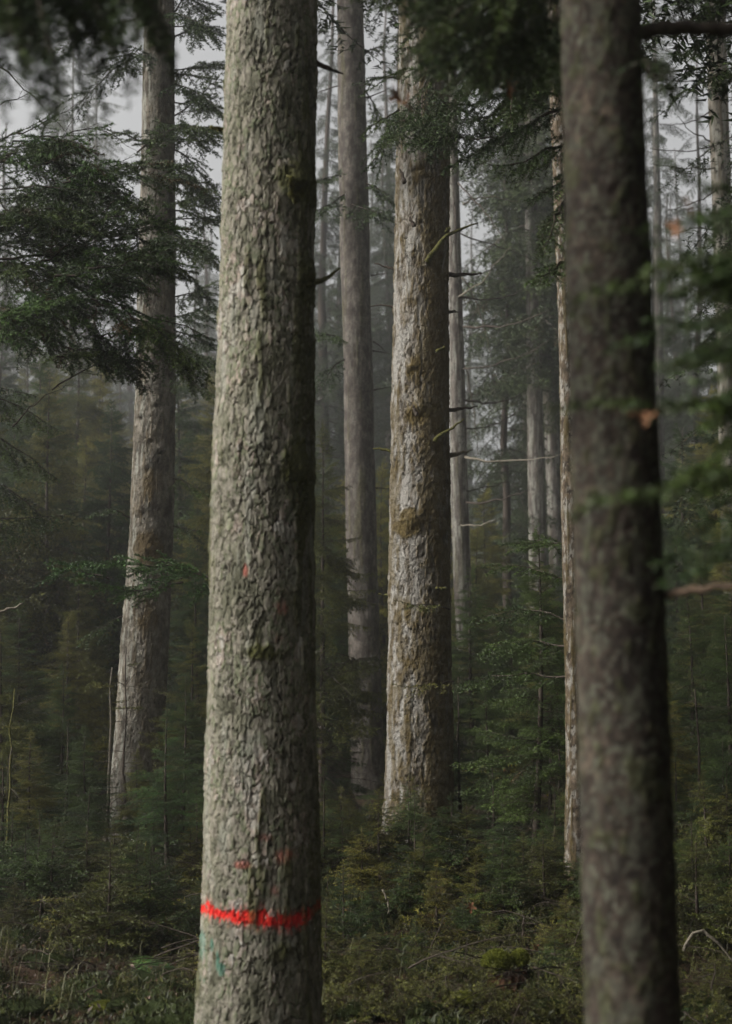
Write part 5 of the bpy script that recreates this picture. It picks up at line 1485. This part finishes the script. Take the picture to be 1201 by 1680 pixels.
# bent dead stick arching at the lower right, fallen sticks
def stick(pix, d, r, lab, seed, mat=M_dead, dd=0):
    pts = [at(px, py, d + dd * i) for i, (px, py) in enumerate(pix)]
    V, F = limb(pts, r, r * .5, 14, 8, .004, seed)
    b = pts[0]
    o = link('stick', mesh_from('stick', V - b, F, [mat], smooth=True), None, b)
    tag(o, lab, 'stick')
stick([(1122, 1560), (1130, 1540), (1146, 1524), (1160, 1528), (1180, 1548), (1215, 1590)], 8.0, .010, 'grey dead stick bent in an arch at the lower right', 5)
stick([(628, 1460), (634, 1475), (640, 1490), (636, 1500)], 9.0, .007, 'short pale stick poking up from the knee-high spruces', 6)
stick([(600, 1425), (625, 1440), (650, 1452), (668, 1462)], 10.5, .012, 'dark fallen stick slanting at the foot of the mossy trunk', 7, M_wood)
stick([(938, 1635), (941, 1645), (945, 1660)], 7.8, .005, 'thin pale stick just left of the blurred trunk foot', 8)
stick([(-30, 1010), (0, 1005), (20, 998), (38, 990)], 10.5, .012, 'pale snapped branch end pointing in from the left edge', 9)
stick([(45, 1640), (52, 1610), (62, 1580)], 8.2, .02, 'leaning rotten stick in the litter at the lower left', 10, M_wood)

# yellow autumn shrub glowing in the depth between the mossy and the speckled trunk
def build_shrub():
    p = at(805, 1270, 19)
    z = float(ground_z(p[0], 19))
    b = np.array([p[0], 19, z])
    rg = np.random.default_rng(9)
    t = tag(empty('autumn_shrub', b), 'low shrub with yellow autumn leaves deep behind the bushy young spruce', 'shrub')
    sg = Seg()
    for k in range(26):
        a = rg.uniform(0, 6.28)
        pts = [np.zeros(3), np.array([math.cos(a) * .25, math.sin(a) * .2, .16]), np.array([math.cos(a) * rg.uniform(.4, .75), math.sin(a) * .4, rg.uniform(.2, .42)])]
        sg.line(pts, .006, .002, 0, .5)
    V, F, M, T = seg_mesh(sg, rg, 0, .02, .01)
    link('stems', mesh_from('stems', V, F, [M_wood]), t)
    m = 520
    C = rg.normal(size=(m, 3)) * [.38, .25, .09] + [0, 0, .34]
    nrm = rg.normal(size=(m, 3)); nrm /= np.linalg.norm(nrm, axis=1, keepdims=True)
    U = np.cross(nrm, rg.normal(size=(m, 3))); U /= np.linalg.norm(U, axis=1, keepdims=True); W = np.cross(nrm, U)
    s = rg.uniform(.018, .04, m)[:, None]
    V = np.stack([C - U * s, C - W * s * .6, C + U * s, C + W * s * .6], 1).reshape(-1, 3)
    i = np.arange(m)[:, None] * 4
    F = np.concatenate([i + [0, 1, 2], i + [0, 2, 3]])
    ym = needle_mat('yellow_leaves', (.20, .13, .02), (.50, .36, .05), dry=(.30, .12, .03))
    link('leaves', mesh_from('leaves', V, F, [ym], attrs={'tint': np.repeat(rg.random(m), 4)}), t)
build_shrub()

# ------------------------------------------------------------------ labels of the young trees: look first, then between which trunks, then the order there
def label_young():
    ordn = ['first', 'second', 'third', 'fourth', 'fifth', 'sixth', 'seventh', 'eighth', 'ninth', 'tenth', 'eleventh', 'twelfth', 'thirteenth', 'fourteenth', 'fifteenth']
    roots = [o for o in S.objects if o.parent is None and (o.name.startswith('young_spruce') or o.name.startswith('seedling_spruce')) and 'label' not in o]
    buckets = {}
    for o in roots:
        x, y, z = o.location
        px = float(proj(np.array([x, y, z + .2]))[0])
        i = max(k for k in range(len(LMK)) if LMK[k][0] <= max(px, -49))
        i = min(i, len(LMK) - 2)
        h = o.dimensions.z
        if o.name.startswith('seedling'):
            look = 'tiny' if y < 8.4 else 'knee-high' if y < 9.8 else 'waist-high' if y < 11.6 else 'low dark'
            col = ''
            nm = 'spruce seedling'
            g = 'knee-high spruces over the forest floor'
        else:
            look = 'shady' if y < 14 else 'dark' if y < 20 else 'tall dim' if y < 27 else 'tall hazy' if y < 37 else 'tall pale misty'
            nm = 'young spruce'
            g = 'young spruces of the thicket'
        o['group'] = g
        buckets.setdefault((look, nm, i), []).append((px, o))
    short = {0: 'left edge', 1: 'leaning trunk', 2: 'red-banded trunk', 3: 'mossy trunk', 4: 'speckled trunk', 5: 'blurred trunk', 6: 'right edge'}
    for (look, nm, i), L in buckets.items():
        L.sort(key=lambda t: t[0])
        for k, (px, o) in enumerate(L):
            pos = '' if len(L) == 1 else (', leftmost' if k == 0 else ', rightmost' if k == len(L) - 1 else ', %s from left' % ordn[k])
            o['label'] = '%s %s between %s and %s%s' % (look, nm, short[i], short[i + 1], pos)
label_young()
def label_fog():
    ordn = ['first', 'second', 'third', 'fourth', 'fifth', 'sixth', 'seventh', 'eighth', 'ninth', 'tenth', 'eleventh', 'twelfth', 'thirteenth', 'fourteenth', 'fifteenth', 'sixteenth']
    short = {'hanging spruces behind the mossy trunk': 'behind and right of the mossy trunk', 'fog spruces on the left': 'left of the red-banded trunk', 'fog spruces in the middle gap': 'right of the red-banded trunk', 'fog spruces on the right': 'near the right edge'}
    for g, w in short.items():
        L = [o for o in S.objects if o.parent is None and o.get('group') == g]
        for look, lo, hi in (('shadowy', 0, 50), ('misty', 50, 85), ('ghostly pale', 85, 999)):
            M_ = sorted([o for o in L if lo <= o.location.y < hi], key=lambda o: o.location.x / o.location.y)
            for k, o in enumerate(M_):
                pos = '' if len(M_) == 1 else (', leftmost' if k == 0 else ', rightmost' if k == len(M_) - 1 else ', %s from left' % ordn[k])
                o['label'] = '%s spruce in the fog %s%s' % (look, w, pos)
label_fog()

# ------------------------------------------------------------------ haze
def build_haze():
    x, y0, y1, z0, z1 = 150, -150, 160, -2.2, 44
    V = [(-x, y0, z0), (x, y0, z0), (x, y1, z0), (-x, y1, z0), (-x, y0, z1), (x, y0, z1), (x, y1, z1), (-x, y1, z1)]
    F = [(0, 3, 2, 1), (4, 5, 6, 7), (0, 1, 5, 4), (1, 2, 6, 5), (2, 3, 7, 6), (3, 0, 4, 7)]
    m = bpy.data.materials.new('haze_air')
    m.use_nodes = True
    nt = m.node_tree
    nt.nodes.clear()
    o = nt.nodes.new('ShaderNodeOutputMaterial')
    v = nt.nodes.new('ShaderNodeVolumePrincipled')
    v.inputs['Color'].default_value = (.93, .93, .92, 1)
    v.inputs['Density'].default_value = HAZE_DENSITY
    v.inputs['Anisotropy'].default_value = .7
    nt.links.new(v.outputs[0], o.inputs['Volume'])
    h = link('haze', mesh_from('haze', V, F, [m]))
    tag(h, 'pale morning mist between the trees', 'haze', kind='stuff')
build_haze()
print('tris', sum(len(m.polygons) for m in bpy.data.meshes))
